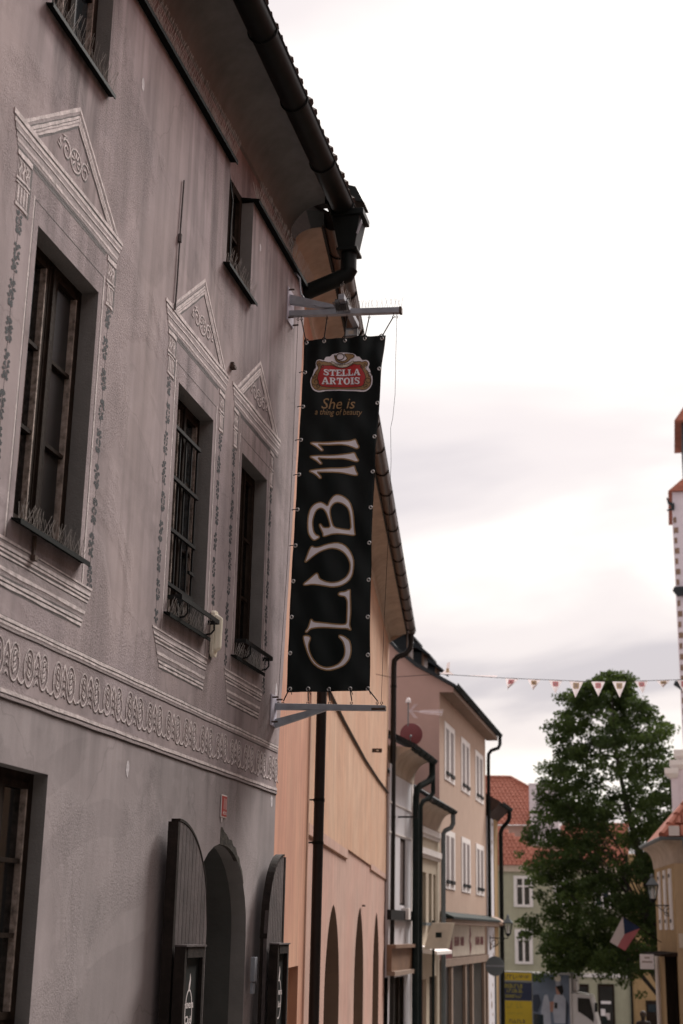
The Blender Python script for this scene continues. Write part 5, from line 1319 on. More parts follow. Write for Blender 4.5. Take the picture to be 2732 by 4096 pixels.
b = MB(); b.tube([(.50, 53.65, 8.66), (.50, 53.65, 8.35), (.44, 53.6, 8.2), (.2, 53.45, 8.1), (.10, 53.38, 7.95), (.09, 53.36, 7.7), (.09, 53.36, 1.9)], 0.065, 10); b.build('downpipe', M['gutter'], PH, smooth=True)
for k, yy in enumerate((44.5, 47.4, 50.2)):
    b = MB(); b.prism([(-2.6, 9.6), (-1.35, 9.6), (-1.35, 10.62), (-2.6, 10.75)], yy - .5, yy + .5, 'y'); d = b.build('dormer', M['roof_dark'], PR)
    b = MB(); b.prism([(-2.9, 10.88), (-1.5, 10.92), (-1.02, 10.50), (-1.02, 10.44), (-1.5, 10.74), (-2.9, 10.72)], yy - .68, yy + .68, 'y'); b.build('dormer_roof', M['roof_dark'], d)
    b = MB(); b.box(-1.36, -1.30, yy - .45, yy + .45, 9.9, 10.66); b.build('dormer_front', M['sign_brown'], d)
    b = MB(); b.box(-1.30, -1.28, yy - .3, yy + .3, 10.0, 10.5); b.build('pane', M['grey_pane'], d)
for (a, c) in PW:
    for z0, z1 in ((6.0, 7.75), (2.80, 4.53)):
        w = c - a; f = MB()
        pz0, pz1 = z0 + (z1 - z0) * .09, z0 + (z1 - z0) * .9
        f.sheet(rect(a, c, z0, z1), [rect(a + w * .11, a + w * .43, pz0, pz1), rect(a + w * .56, a + w * .89, pz0, pz1)], 0.022, 0.04)
        for p0, p1 in zip(rect(a, c, z0, z1), rect(a, c, z0, z1)[1:] + rect(a, c, z0, z1)[:1]): f.face([(0.022, *p0), (0.022, *p1), (-.01, *p1), (-.01, *p0)])
        wo = f.build('window', M['white_trim'], PH, fix=False)
        for q0, q1 in ((.11, .43), (.56, .89)):
            g_ = MB(); g_.box(.009, .018, a + w * q0 - .01, a + w * q1 + .01, pz0 - .01, pz1 + .01); g_.build('pane', M['grey_pane'], wo)
            g_ = MB(); g_.box(.018, .07, a + w * q0 + .01, a + w * q1 - .01, pz0 + .0, pz0 + .10); g_.build('planter_sill', M['iron'], wo)
# shopfront
b = MB(); b.hexa([(0, 42.3, 1.98), (.40, 42.3, 1.93), (.40, 54.2, 1.93), (0, 54.2, 1.98), (0, 42.3, 2.14), (.40, 42.3, 1.99), (.40, 54.2, 1.99), (0, 54.2, 2.14)]); b.build('shop_roof_strip', M['green_metal'], PH)
b = MB(); b.box(0, .34, 42.35, 54.1, 1.78, 1.93); b.build('shop_cornice', M['shop_trim'], PH)
b = MB(); b.box(-.2, -.02, 44.9, 52.75, .84, 1.76); b.build('shop_sign', M['sign_cream'], PH)
for u0, u1 in ((45.25, 46.35), (46.6, 47.4), (50.15, 51.3), (51.5, 52.3)):      # worn, unreadable dark lettering
    b = MB(); n = 3
    for k in range(n):
        a = u0 + (u1 - u0) * k / n; w = (u1 - u0) / n * .8
        b.box(-.02, -.012, a, a + w * .3, 1.15, 1.42); b.box(-.02, -.012, a + w * .7, a + w, 1.15, 1.42); b.box(-.02, -.0125, a + w * .3, a + w * .7, 1.24, 1.31)
    b.build('sign_lettering', M['sign_red'], PH)
b = MB(); b.ribbon([(48.75, 1.72), (48.9, 1.5), (48.7, 1.3), (48.95, 1.1), (48.75, .92)], [.15, .35, .2, .4, .25], -.02, -.010, 0); b.build('sign_figure', M['sign_red'], PH)
b = MB(); b.box(-.2, -.03, 42.3, 44.85, .78, 1.76); b.build('maroon_panel', M['sign_red'], PH)
b = MB(); b.box(-.2, .06, 42.25, 53.25, .58, .80); b.build('shop_beam', M['shop_trim'], PH)
b = MB(); b.box(-.12, -.06, 42.3, 53.2, -4, .58); b.build('shop_glass', M['shop_dark'], PH)
for u in (42.25, 44.35, 47.35, 49.0, 52.1, 53.05):
    b = MB(); b.box(-.06, .03, u, u + .28, -4, .58); b.build('shop_pilaster', M['shop_trim'], PH)
# ---- narrow decorated house
NH = thing('narrow_house', 'narrow white house with dark painted ornament and an ochre edge beside the pink house', 'house', (-6.6, 0, 0))
b = MB(); b.box(-5, 0.0, 53.5, 55.5, -5, 5.9); b.build('wall', M['white_wall'], NH)
b = MB(); b.box(-5, 0.03, 55.5, 56.6, -5, 5.9); b.build('ochre_edge', M['ochre'], NH)
rr = random.Random(5)
for k in range(26):
    z = -3.0 + k * .34; u = 54.4 + rr.uniform(-.25, .75)
    if 1.6 < z < 2.5: continue
    b = MB(); h = rr.uniform(.06, .16); w = rr.uniform(.08, .22)
    b.prism([(u - w, z), (u - w * .3, z - h), (u + w, z - h * .3), (u + w * .4, z + h), (u - w * .5, z + h * .8)], -.002, .004, 'x'); b.build('painted_ornament', M['sign_brown'], NH)
b = MB(); b.prism([(0.0, 5.7), (.45, 6.1), (.5, 6.22), (-3, 8.2), (-3, 5.7)], 53.4, 56.75, 'y'); b.build('roof', M['tile_brown'], NH)
half_gutter('gutter', 0.52, 6.2, 0.10, 53.4, 56.8, M['green_metal'], NH)
b = MB(); b.tube([(.5, 56.6, 6.15), (.5, 56.6, 5.85), (.42, 56.6, 5.7), (.22, 56.65, 5.5), (.14, 56.68, 5.3), (.14, 56.7, 5), (.14, 56.7, -4)], 0.085, 10); b.build('downpipe', M['gutter'], NH, smooth=True)
b = MB(); b.prism([(0, 1.75), (.30, 1.85), (.30, 1.95), (0, 2.15)], 53.6, 56.5, 'y'); b.build('string_course', M['sign_brown'], NH)
# ---- street signs
t = thing('projecting_sign', 'cream slanted sign panel on a grey pole before the beige house', 'sign', (-6.2, 38.5, 0))
b = MB(); b.prism([(-.01, 1.79), (.58, 1.80), (.43, 1.15), (-.24, 1.12)], -.04, .04, 'y'); b.build('panel', M['sign_cream'], t, bevel=.01)
b = MB(); b.prism([(.50, 1.79), (.58, 1.80), (.43, 1.15), (.36, 1.15)], -.045, -.041, 'y'); b.build('panel_edge', M['print_cream'], t)
b = MB(); b.box(.08, .24, -.046, -.041, 1.42, 1.55); b.build('panel_mark', M['green_metal'], t)
b = MB(); b.tube([(0, .08, -2.2), (0, .08, 1.85)], 0.035, 8); b.build('pole', M['green_metal'], t)
t = thing('round_traffic_sign', 'back of a round grey traffic sign on a post by the pink shopfront', 'traffic sign', (-5.82, 49, 0))
b = MB(); b.prism([(.31 * math.cos(RAD(a)), .51 + .31 * math.sin(RAD(a))) for a in range(0, 360, 12)], -.01, .01, 'y'); b.build('disc', M['grey_metal'], t)
b = MB(); b.box(-.29, .29, -.03, -.011, .49, .54); b.build('stiffener', M['steel'], t)
b = MB(); b.tube([(0.0, .06, -2.6), (0.0, .06, .8)], 0.03, 8); b.build('post', M['grey_metal'], t)
def lantern(label, loc, arm_dx, arm_z, sz=1.0, zr=0):
    t = thing('street_lantern', label, 'lantern', loc, zr, 'wall lanterns along the street')
    n = 4
    def ring(r, z, k0=45): return [(r * math.cos(RAD(k0 + 90 * k)), r * math.sin(RAD(k0 + 90 * k)), z) for k in range(4)]
    b = MB(); r0, r1 = ring(.27 * sz, .46 * sz), ring(.05 * sz, .68 * sz)
    for k in range(4): b.face([r0[k], r0[(k + 1) % 4], r1[(k + 1) % 4], r1[k]])
    b.tube([(0, 0, .66 * sz), (0, 0, .74 * sz), (0, 0, .80 * sz)], [.05 * sz, .06 * sz, .015 * sz], 8); b.build('roof', M['grey_metal'], t)
    b = MB(); c0, c1 = ring(.13 * sz, .04 * sz), ring(.245 * sz, .45 * sz)
    for k in range(4): b.tube([c0[k], c1[k]], .014 * sz, 5)
    for k in range(4): b.tube([c1[k], c1[(k + 1) % 4]], .014 * sz, 5); b.tube([c0[k], c0[(k + 1) % 4]], .016 * sz, 5)
    b.tube([(0, 0, -.06 * sz), (0, 0, .04 * sz)], [.05 * sz, .13 * sz], 8); b.build('cage', M['iron'], t)
    M['lantern_glass'] = M.get('lantern_glass') or glass('clear_lantern_glass', (0.35, 0.36, 0.35), 0.1)
    for k in range(4):
        b = MB(); b.face([c0[k], c0[(k + 1) % 4], c1[(k + 1) % 4], c1[k]]); o = b.build('pane', M['lantern_clear'], t); o.scale = (.94, .94, 1)
    b = MB(); b.tube([(0, 0, .06 * sz), (0, 0, .12 * sz), (0, 0, .3 * sz), (0, 0, .38 * sz)], [.06 * sz, .045 * sz, .045 * sz, .02 * sz], 8); b.build('bulb', M['white_enamel'], t, smooth=True)
    b = MB(); b.tube([(0, 0, -.06 * sz), (0, 0, -.14 * sz), (arm_dx, 0, -.14 * sz)], .018, 6)
    cx = arm_dx * .75; b.tube([(cx + .16 * (1 - i / 26) * math.cos(RAD(90 + i * 28)) * (1 if arm_dx > 0 else -1), 0, -.32 * sz + .17 * (1 - i / 26) * math.sin(RAD(90 + i * 28))) for i in range(22)], .012, 5)
    b.tube([(arm_dx, 0, -.05), (arm_dx, 0, -.55)], .02, 6); b.tube([(arm_dx * .15, 0, -.14 * sz), (arm_dx * .5, 0, -.3), (arm_dx, 0, -.52)], .012, 5)
    b.build('wall_arm', M['iron'], t)
    return t
def clear(name):
    m = bpy.data.materials.new(name); m.use_nodes = True; t = m.node_tree; t.nodes.clear()
    o = t.nodes.new('ShaderNodeOutputMaterial'); a = t.nodes.new('ShaderNodeBsdfTransparent'); g_ = t.nodes.new('ShaderNodeBsdfGlossy'); mx = t.nodes.new('ShaderNodeMixShader')
    a.inputs[0].default_value = (.82, .85, .85, 1); g_.inputs['Roughness'].default_value = .08; mx.inputs[0].default_value = .12
    t.links.new(a.outputs[0], mx.inputs[1]); t.links.new(g_.outputs[0], mx.inputs[2]); t.links.new(mx.outputs[0], o.inputs[0]); return m
M['lantern_clear'] = clear('clear_lantern_pane')
lantern('old street lantern on an iron arm on the narrow white house', (-5.93, 54, 1.50), -.66, 1.42, .9)

# ================================================================ right-hand house on the corner
M['void'] = material('dark_timber_portal', (0.012, 0.009, 0.007), rough=1.0, var=0.3, spec=0.0)
RH = thing('ochre_corner_house', 'ochre corner house with white strips, curved eaves and red tiles', 'house', (0.05, 44, 0))
dL = Vector((-0.139, 0.990, 0)); nL = Vector((-0.990, -0.139, 0))
def LP(t, z, o=0.0):
    p_ = dL * t + nL * o; return (p_.x, p_.y, z)
b = MB(); b.face([(0, 0, -5), (8, 0, -5), (8, 0, 4.0), (0, 0, 4.0)]); b.build('front_wall', M['ochre_light'], RH, fix=False)
b = MB(); b.face([LP(0, -5), LP(0, 4.0), LP(4.4, 4.0), LP(4.4, -5)]); b.face([LP(4.4, -5), LP(4.4, 4.0), (8, 5, 4.0), (8, 5, -5)]); b.build('street_wall', M['ochre'], RH, fix=False)
def cove(path_pts, z0, mat, name, parent, prof):
    b = MB(); k = len(path_pts); rows = []
    for o_, z in prof:
        row = []
        for i, (p_, n_) in enumerate(path_pts): row.append((p_[0] + n_[0] * o_, p_[1] + n_[1] * o_, z0 + z))
        rows.append(row)
    for r0, r1 in zip(rows, rows[1:]):
        for i in range(k - 1): b.face([r0[i], r0[i + 1], r1[i + 1], r1[i]])
    return b.build(name, mat, parent, smooth=True)
path = [(LP(4.5, 0), nL), (LP(0.2, 0), nL), ((0, 0, 0), (-.85, -.95)), ((.2, 0, 0), (0, -1)), ((8, 0, 0), (0, -1))]
cove(path, 3.62, M['cove_beige'], 'eaves_cove', RH, [(0, 0), (.02, .03)] + [(.02 + .27 * (1 - math.cos(RAD(a))), .05 + .52 * math.sin(RAD(a))) for a in range(0, 91, 15)] + [(.36, .66), (-.4, .7)])
cove(path, 4.28, M['grey_metal'], 'gutter', RH, [(.30, .02)] + [(.38 + .08 * math.cos(RAD(180 + a)), .06 + .08 * math.sin(RAD(180 + a))) for a in range(0, 181, 30)] + [(.44, .08)])
b = MB(); b.tube([(.33, -.52, 4.3), (.33, -.52, 4.1), (.4, -.45, 3.95), (.62, -.12, 3.78), (.7, -.09, 3.6), (.7, -.09, -4)], .06, 10); b.build('downpipe', M['grey_metal'], RH, smooth=True)
b = MB(); b.face([(-.30, -.40, 4.36), (8, -.40, 4.36), (8, 2.6, 7.6), (2.0, 2.6, 7.6)]); b.face([(-.30, -.40, 4.36), (2.0, 2.6, 7.6), (2.0, 4.5, 7.6), LP(4.6, 4.36, .30)]); RR = b.build('roof', M['roof_red'], RH, fix=False)
b = MB(); b.tube([(0, 0, .0), (0, -.36, -.02 + .0)], [.11, .13], 8); t0 = None
ht = MB(); ht.tube([(0, 0, 0), (.26, .33, .345)], [.14, .11], 8)
for k in range(7):
    loc = (-.28 + k * .225, -.39 + k * .292, 4.38 + k * .31)
    if t0 is None: t0 = ht.build('ridge_tile', M['roof_red'], RR, smooth=True); t0.location = loc
    else: inst(t0, 'ridge_tile', RR, loc)
ft = MB(); ft.prism([(-.095, 0), (-.07, .045), (0, .06), (.07, .045), (.095, 0)], 0, .42, 'y'); f0 = None
for r_ in range(5):
    for k in range(10):
        x = -.08 + r_ * .26 + k * .2; y = -.45 + r_ * .36; z = 4.37 + r_ * .382
        if f0 is None: f0 = ft.build('roof_tile', M['roof_red'], RR); o = f0
        else: o = inst(f0, 'roof_tile', RR)
        o.location = (x, y, z); o.rotation_euler = (RAD(46.7), 0, 0)
b = MB(); b.box(-.1, .2, -.52, -.2, 4.38, 4.66); b.build('eaves_block', M['white_trim'], RH)
for t_, w in ((.55, .55), (1.75, .5), (3.0, .5)):
    b = MB(); b.hexa([LP(t_, 1.75, 0), LP(t_, 1.75, .04), LP(t_ + w, 1.75, .04), LP(t_ + w, 1.75, 0), LP(t_, 3.5, 0), LP(t_, 3.5, .04), LP(t_ + w, 3.5, .04), LP(t_ + w, 3.5, 0)]); s_ = b.build('white_strip', M['white_trim'], RH)
    for z in (1.95, 3.25):
        b = MB(); b.hexa([LP(t_ + .18, z, .04), LP(t_ + .18, z, .06), LP(t_ + w - .18, z, .06), LP(t_ + w - .18, z, .04), LP(t_ + .18, z + .1, .04), LP(t_ + .18, z + .1, .06), LP(t_ + w - .18, z + .1, .06), LP(t_ + w - .18, z + .1, .04)]); b.build('anchor_plate', M['iron'], s_)
b = MB(); b.hexa([LP(.0, 1.0, 0), LP(.0, 1.0, .5), LP(3.6, 1.0, .5), LP(3.6, 1.0, 0), LP(.0, 1.12, 0), LP(.0, 1.06, .5), LP(3.6, 1.06, .5), LP(3.6, 1.12, 0)]); b.build('door_hood', M['wood'], RH)
b = MB(); b.hexa([LP(.2, -4.5, 0), LP(.2, -4.5, .06), LP(2.4, -4.5, .06), LP(2.4, -4.5, 0), LP(.2, 1.0, 0), LP(.2, 1.0, .06), LP(2.4, 1.0, .06), LP(2.4, 1.0, 0)]); b.build('portal', M['void'], RH)
b = MB(); b.tube([LP(3.9, -4.5, .1), LP(3.9, 1.0, .1)], .07, 8); b.build('white_downpipe', M['white_trim'], RH)
b = MB(); b.box(.05, .6, -.02, .0, 1.25, 1.65); b.build('grey_plaque', M['sign_cream'], RH)
lantern('old street lantern on an iron arm at the ochre corner house', (-.60, 45, 2.58), .58, 2.4, .98)
# flag on a slanted pole
t = thing('flag', 'red, white and blue flag on a slanted pole beside the ochre corner house', 'flag', (0, 45, 0))
def flagpt(a, c):
    """a along the hoist from the lower end, c along the fly"""
    p0 = Vector((-1.01, 0, 1.78)); p1 = Vector((-1.50, 0, 2.11)); q0 = Vector((-1.47, 0, 1.12)); q1 = Vector((-1.91, 0, 1.37))
    p_ = (p0 * (1 - a) + p1 * a) * (1 - c) + (q0 * (1 - a) + q1 * a) * c
    p_.y = .05 * math.sin(c * 5 + a * 2); return p_
M['flag_white'] = material('flag_white', (.50, .44, .43), var=.05); M['flag_red'] = material('flag_red', (.36, .11, .12), var=.05); M['flag_blue'] = material('flag_navy', (.012, .022, .06), var=.05)
for nm, mt, inside in (('white_stripe', 'flag_white', lambda a, c: a >= .5), ('red_stripe', 'flag_red', lambda a, c: a < .5)):
    b = MB(); n = 12
    for i in range(n):
        for j in range(n):
            a, c = (i + .5) / n, (j + .5) / n
            if inside(a, c): b.face([flagpt(i / n, j / n), flagpt((i + 1) / n, j / n), flagpt((i + 1) / n, (j + 1) / n), flagpt(i / n, (j + 1) / n)])
    b.build(nm, M[mt], t, smooth=True)
b = MB(); n = 10
for i in range(n):
    c0, c1 = .5 * i / n, .5 * (i + 1) / n
    for j in range(4):
        A0, A1 = c0 + (1 - 2 * c0) * j / 4, c0 + (1 - 2 * c0) * (j + 1) / 4; B0, B1 = c1 + (1 - 2 * c1) * j / 4, c1 + (1 - 2 * c1) * (j + 1) / 4
        for dy in (-.006, .006): b.face([v + Vector((0, dy, 0)) for v in (flagpt(A0, c0), flagpt(A1, c0), flagpt(B1, c1), flagpt(B0, c1))])
b.build('blue_wedge', M['flag_blue'], t)
b = MB(); b.tube([(-.40, .1, 1.38), (-1.55, 0, 2.145)], .014, 6); b.build('pole', M['wood'], t)
t = thing('hanging_shop_sign', 'small square white sign hung out from the ochre corner house', 'sign', (0, 45, 0))
b = MB(); b.box(-1.05, -.64, -.025, .025, .62, 1.04); b.build('panel', M['white_enamel'], t, bevel=.008)
for z, w in ((.92, .12), (.80, .28)):
    b = MB(); k = 0
    while k * .05 < w: b.box(-.845 - w / 2 + k * .05, -.845 - w / 2 + k * .05 + .035, -.0275, -.026, z, z + .05); k += 1
    b.build('faded_lettering', M['sign_brown'], t)
b = MB(); b.tube([(-1.0, 0, 1.04), (-1.0, 0, 1.10), (-.30, .1, 1.10)], .014, 5); b.build('arm', M['iron'], t)

# ================================================================ gabled building behind it and the tower
t = thing('stepped_gable_house', 'lilac white house with stepped cornice blocks above the red tiles', 'house', (0, 60, 0))
b = MB(); b.box(.42, 6, 0, 6, -6, 7.8); b.build('wall', M['lilac'], t)
for k, (x0, x1, z0, z1, px) in enumerate(((-.13, .42, 7.82, 8.08, .11), (.08, .66, 8.17, 8.42, .36), (.27, .95, 8.53, 8.84, .62))):
    b = MB(); b.box(px, px + .28, -.3 + .12 * k, .3, -6, z0 - .1); b.build('pilaster', M['lilac'], t)
    b = MB(); b.hexa([(px - .06, -.36 + .12 * k, z0 - .12), (x1 - .06, -.36 + .12 * k, z0 - .12), (x1 - .06, .3, z0 - .12), (px - .06, .3, z0 - .12), (x0, -.5 + .12 * k, z0 + .05), (x1, -.5 + .12 * k, z0 + .05), (x1, .3, z0 + .05), (x0, .3, z0 + .05)])
    b.box(x0, x1, -.5 + .12 * k, .3, z0 + .05, z1); b.build('cornice_block', M['white_trim'], t)
t = thing('church_tower', 'tall pale tower with dark corner stones and red roofs rising at the street end', 'tower', (0, 95, 0))
b = MB(); b.box(1.12, 9, 0, 8, -6, 30.5); b.build('shaft', M['lilac'], t)
b = MB(); b.hexa([(.85, -.35, 30.5), (9.3, -.35, 30.5), (9.3, 8.3, 30.5), (.85, 8.3, 30.5), (2.2, .9, 32.0), (8, .9, 32), (8, 7, 32), (2.2, 7, 32)]); b.build('skirt_roof', M['roof_red'], t)
b = MB(); b.box(2.0, 8.0, .9, 7, 31.8, 35.8); b.build('belfry', M['roof_dark'], t)
b = MB(); b.hexa([(1.5, .4, 35.8), (8.6, .4, 35.8), (8.6, 7.6, 35.8), (1.5, 7.6, 35.8), (4.5, 3, 41), (5.6, 3, 41), (5.6, 5, 41), (4.5, 5, 41)]); b.build('spire_roof', M['roof_red'], t)
for z, x in ((23.6, .85), (17.3, .62)):
    b = MB(); b.prism([(x, z), (x + .1, z + .22), (9.3, z + .3), (9.3, z - .2), (1.1, z - .35)], -.4, -.0, 'y'); b.build('cornice', M['roof_dark'], t)
for k in range(22):
    z = 28.6 - k * .72
    b = MB(); w = .28 if k % 2 else .18; b.box(1.10, 1.12 + w, -.03, .4, z - .26, z + .12); b.build('quoin', M['sign_brown'], t)
b = MB(); b.tube([(1.12, -.1, 29.2), (1.1, -.1, 29.6), (.85, -.1, 29.75), (.75, -.1, 30.1)], [.10, .16, .10, .04], 6); b.tube([(1.2, -.1, 29.5), (1.0, -.1, 29.25), (.7, -.1, 29.2)], [.08, .07, .05], 6); b.build('gargoyle', M['roof_dark'], t)

# ================================================================ street end: green house, red roofs
GE = thing('green_house', 'pale green house with white window surrounds closing the end of the street', 'house', (0, 85, 0))
wins = [(-8.97, -7.87, 2.98, 4.72), (-8.95, -7.93, -.14, 1.76), (-6.7, -5.6, 2.98, 4.72), (-6.7, -5.6, -.14, 1.76), (-4.5, -3.4, 2.98, 4.72)]
b = MB(); b.box(-12, -2.55, 0, 6, -7, 5.25); b.build('wall', M['green_wall'], GE)
b = MB(); b.box(-12, -2.5, -.18, 0, 4.95, 5.3); b.build('eaves_band', M['cove_beige'], GE)
for x0, x1, z0, z1 in wins:
    b = MB(); b.box(x0, x0 + .14, -.06, 0, z0, z1); b.box(x1 - .14, x1, -.06, 0, z0, z1); b.box(x0 + .14, x1 - .14, -.06, 0, z1 - .16, z1); b.box(x0 + .14, x1 - .14, -.10, 0, z0, z0 + .14)
    w = b.build('window', M['white_trim'], GE)
    b = MB(); b.box(x0 + .14, x1 - .14, -.012, -.004, z0 + .14, z1 - .16); b.build('pane', M['pane_blue'], w)
    xm = (x0 + x1) / 2
    b = MB(); b.box(xm - .06, xm + .06, -.04, -.013, z0 + .14, z1 - .16); b.box(x0 + .14, xm - .06, -.04, -.013, z1 - .62, z1 - .54); b.box(xm + .06, x1 - .14, -.04, -.013, z1 - .62, z1 - .54)
    b.box(x0 + .14, x0 + .2, -.04, -.013, z0 + .14, z1 - .16); b.box(x1 - .2, x1 - .14, -.04, -.013, z0 + .14, z1 - .16); b.build('casement_frame', M['white_trim'], w)
b = MB(); b.box(-12, -2.56, -.08, 0, -.75, -.55); b.build('string_course', M['white_trim'], GE)
for x0, x1, z1, nm in ((-5.5, -4.86, -1.13, 'shop_window'), (-4.36, -3.45, -1.09, 'shop_door')):
    b = MB(); b.box(x0, x1, -.05, -.003, -5, z1); w = b.build(nm, M['wood'], GE)
    b = MB(); b.box(x0 + .1, x1 - .1, -.06, -.051, -4.8, z1 - .15); b.build('pane', M['shop_dark'], w)
b = MB(); b.box(-4.2, -3.65, -.07, -.062, -2.15, -2.0); b.build('door_notice', M['white_enamel'], GE)
for k, (x, z, mt) in enumerate(((-4.1, -2.6, 'white_enamel'), (-3.85, -2.8, 'flag_white'), (-4.0, -3.0, 'green_metal'))):
    b = MB(); b.box(x - .12, x + .12, -.07, -.062, z - .18, z + .18); b.build('poster', M[mt], GE)
# red roofs, tile by tile where the photograph shows them
tm = MB(); tm.prism([(-.125, 0), (-.10, .035), (0, .05), (.10, .035), (.125, 0)], 0, .33, 'y')
def tiled(parent, x0, x1, z0, z1, y0, pitch, clip, name='roof_slope', cols=.25, rowz=.21):
    dzy = math.tan(RAD(pitch)); first = None
    b = MB(); pts = clip_poly = clip
    b.face([(x, y0 + (z - z0) / dzy, z) for x, z in clip]); sl = b.build(name, M['roof_red'], parent, fix=False)
    z = z0; r_ = 0
    def inside(x, z):
        c = False; n = len(clip); j = n - 1
        for i in range(n):
            (xi, zi), (xj, zj) = clip[i], clip[j]
            if (zi > z) != (zj > z) and x < (xj - xi) * (z - zi) / (zj - zi) + xi: c = not c
            j = i
        return c
    while z < z1:
        x = x0 + (cols / 2 if r_ % 2 else 0)
        while x < x1:
            if inside(x, z + .05):
                if first is None: o = first = tm.build('roof_tile', M['roof_red'], sl)
                else: o = inst(first, 'roof_tile', sl)
                o.location = (x, y0 + (z - z0) / dzy - .01, z + random.uniform(-.012, .012)); o.rotation_euler = (RAD(pitch) - .06, 0, 0)
            x += cols
        z += rowz; r_ += 1
    return sl
tiled(GE, -10.4, -8.0, 5.3, 7.6, -.25, 48, [(-10.6, 5.3), (-6.2, 5.3), (-6.2, 6.1), (-8.05, 6.4), (-9.7, 7.4), (-10.6, 7.9)])
b = MB(); b.face([(-6.3, -.2, 5.3), (-2.4, -.2, 5.3), (-2.4, 2.3, 7.9), (-6.3, 2.3, 7.9)]); b.build('roof_slope', M['roof_red'], GE, fix=False)
t = thing('red_roofed_house', 'pale house with a large orange tiled roof rising behind the green house', 'house', (0, 95, 0))
b = MB(); b.box(-16, -6, 0.3, 9, -7, 8.3); b.build('wall', M['gable_pink'], t)
tiled(t, -12.2, -8.8, 8.3, 11.7, -.2, 45, [(-16, 8.3), (-8.95, 8.3), (-8.95, 10.8), (-10.45, 11.65), (-16, 11.8)], cols=.27, rowz=.22)
b = MB(); b.tube([(-8.93, -.22, 8.3), (-8.93, 2.3, 10.85), (-10.45, 3.2, 11.72), (-16, 3.3, 11.85)], .10, 8); b.build('hip_tiles', M['roof_red'], t)
t = thing('lilac_chimney_block', 'plain lilac rendered chimney block beside the large orange roof', 'chimney', (0, 94.2, 0))
b = MB(); b.box(-8.86, -7.0, 0, 1.2, 7.0, 10.82); b.build('shaft', M['lilac'], t)
b = MB(); b.box(-8.9, -6.96, -.05, 1.25, 10.82, 10.9); b.build('cap', M['lilac'], t)
t = thing('ochre_end_house', 'ochre house with a dark doorway next to the green house', 'house', (0, 85, 0))
b = MB(); b.box(-2.5, 3, -.05, 6, -7, 6); b.build('wall', M['ochre'], t)
b = MB(); b.box(-2.56, -2.44, -.14, -.051, -7, 6); b.build('downpipe', M['gutter'], t)
b = MB(); b.box(-1.75, -1.0, -.09, -.051, -6, -1.9); d = b.build('door', M['wood'], t)
b = MB(); b.box(-1.65, -1.1, -.10, -.091, -2.5, -2.1); b.build('pane', M['pane_blue'], d)

# ================================================================ delivery lorry and advert panel
TR = thing('delivery_lorry', 'white cab lorry with a printed box body parked under the tree', 'lorry', (0, 70, 0))
M['truck_white'] = material('white_lorry_paint', (.50, .48, .47), rough=.35, var=.05, spec=.5)
M['print_blue'] = material('slate_blue_print', (.105, .135, .185), rough=.5, var=.2, scale=1.5); M['print_skin'] = material('skin_tone_print', (.30, .16, .12), rough=.5, var=.1); M['print_pale'] = material('pale_cloth_print', (.30, .32, .37), rough=.5, var=.15)
gz = ground_z(70)
b = MB(); b.box(-9.2, -4.80, 0, 2.2, gz + .95, -.22); b.build('box_body', M['truck_white'], TR)
b = MB(); b.box(-9.1, -4.88, -.012, -.004, gz + 1.0, -.27); pr = b.build('side_print', M['print_blue'], TR)
M['adv_navy_print'] = material('dark_blue_print', (.02, .03, .05), rough=.5, var=.2)
def pp(poly, mt, y): b = MB(); b.prism(poly, y, y - .002, 'y'); return b.build('print_figure', M[mt], pr)
pp([(-5.5, -.35), (-5.35, -.33), (-5.28, -.8), (-5.5, -.8)], 'print_pale', -.015)
pp([(-5.52, -.8), (-5.25, -.8), (-5.28, -1.15), (-5.48, -1.15)], 'print_skin', -.018)
pp([(-5.55, -1.15), (-5.2, -1.12), (-5.0, -1.45), (-5.05, -2.4), (-5.6, -2.4), (-5.7, -1.6)], 'print_pale', -.0205)
pp([(-6.0, -1.5), (-5.6, -1.45), (-5.65, -1.9), (-5.95, -1.95)], 'print_skin', -.023)
pp([(-6.55, -2.0), (-6.1, -2.05), (-6.1, -2.6), (-6.55, -2.6)], 'pane_blue', -.028)
pp([(-5.58, -1.5), (-5.45, -1.5), (-5.45, -1.75), (-5.58, -1.75)], 'iron', -.032)
pp([(-5.58, -.42), (-5.5, -.3), (-5.36, -.27), (-5.26, -.36), (-5.28, -.55), (-5.5, -.57)], 'print_cream', -.034)
pp([(-5.5, -.78), (-5.2, -.72), (-5.15, -1.0), (-5.25, -1.2)], 'iron', -.036)
pp([(-5.05, -1.3), (-4.92, -1.6), (-5.0, -2.5), (-5.1, -2.5)], 'adv_navy_print', -.038)
pp([(-6.6, -1.2), (-6.3, -1.15), (-6.2, -1.5), (-6.35, -1.95), (-6.6, -1.9)], 'adv_navy_print', -.040)
pp([(-6.2, -1.9), (-6.05, -1.2), (-5.9, -1.15), (-5.8, -1.5), (-5.75, -2.6), (-6.15, -2.6)], 'print_pale', -.026)
pp([(-6.6, -.3), (-6.2, -.28), (-6.25, -.55), (-6.6, -.6)], 'pane_blue', -.044)
cb_ = [(-4.80, gz + .5), (-4.80, -1.08), (-4.72, -1.04), (-3.98, -1.14), (-3.85, -1.22), (-3.70, -2.0), (-3.60, -2.45), (-3.58, gz + .5)]
b = MB(); b.prism(cb_, 0.05, 2.1, 'y'); b.build('cab', M['truck_white'], TR, bevel=.04)
b = MB(); b.prism([(-4.52, -1.25), (-3.97, -1.28), (-3.80, -2.05), (-3.82, -2.32), (-4.1, -2.1), (-4.52, -1.85)], 0.035, .048, 'y'); b.build('side_window', M['shop_dark'], TR)
b = MB(); b.box(-4.80, -4.55, .3, 1.9, -1.02, -.24); b.build('wind_deflector', M['truck_white'], TR, bevel=.08)
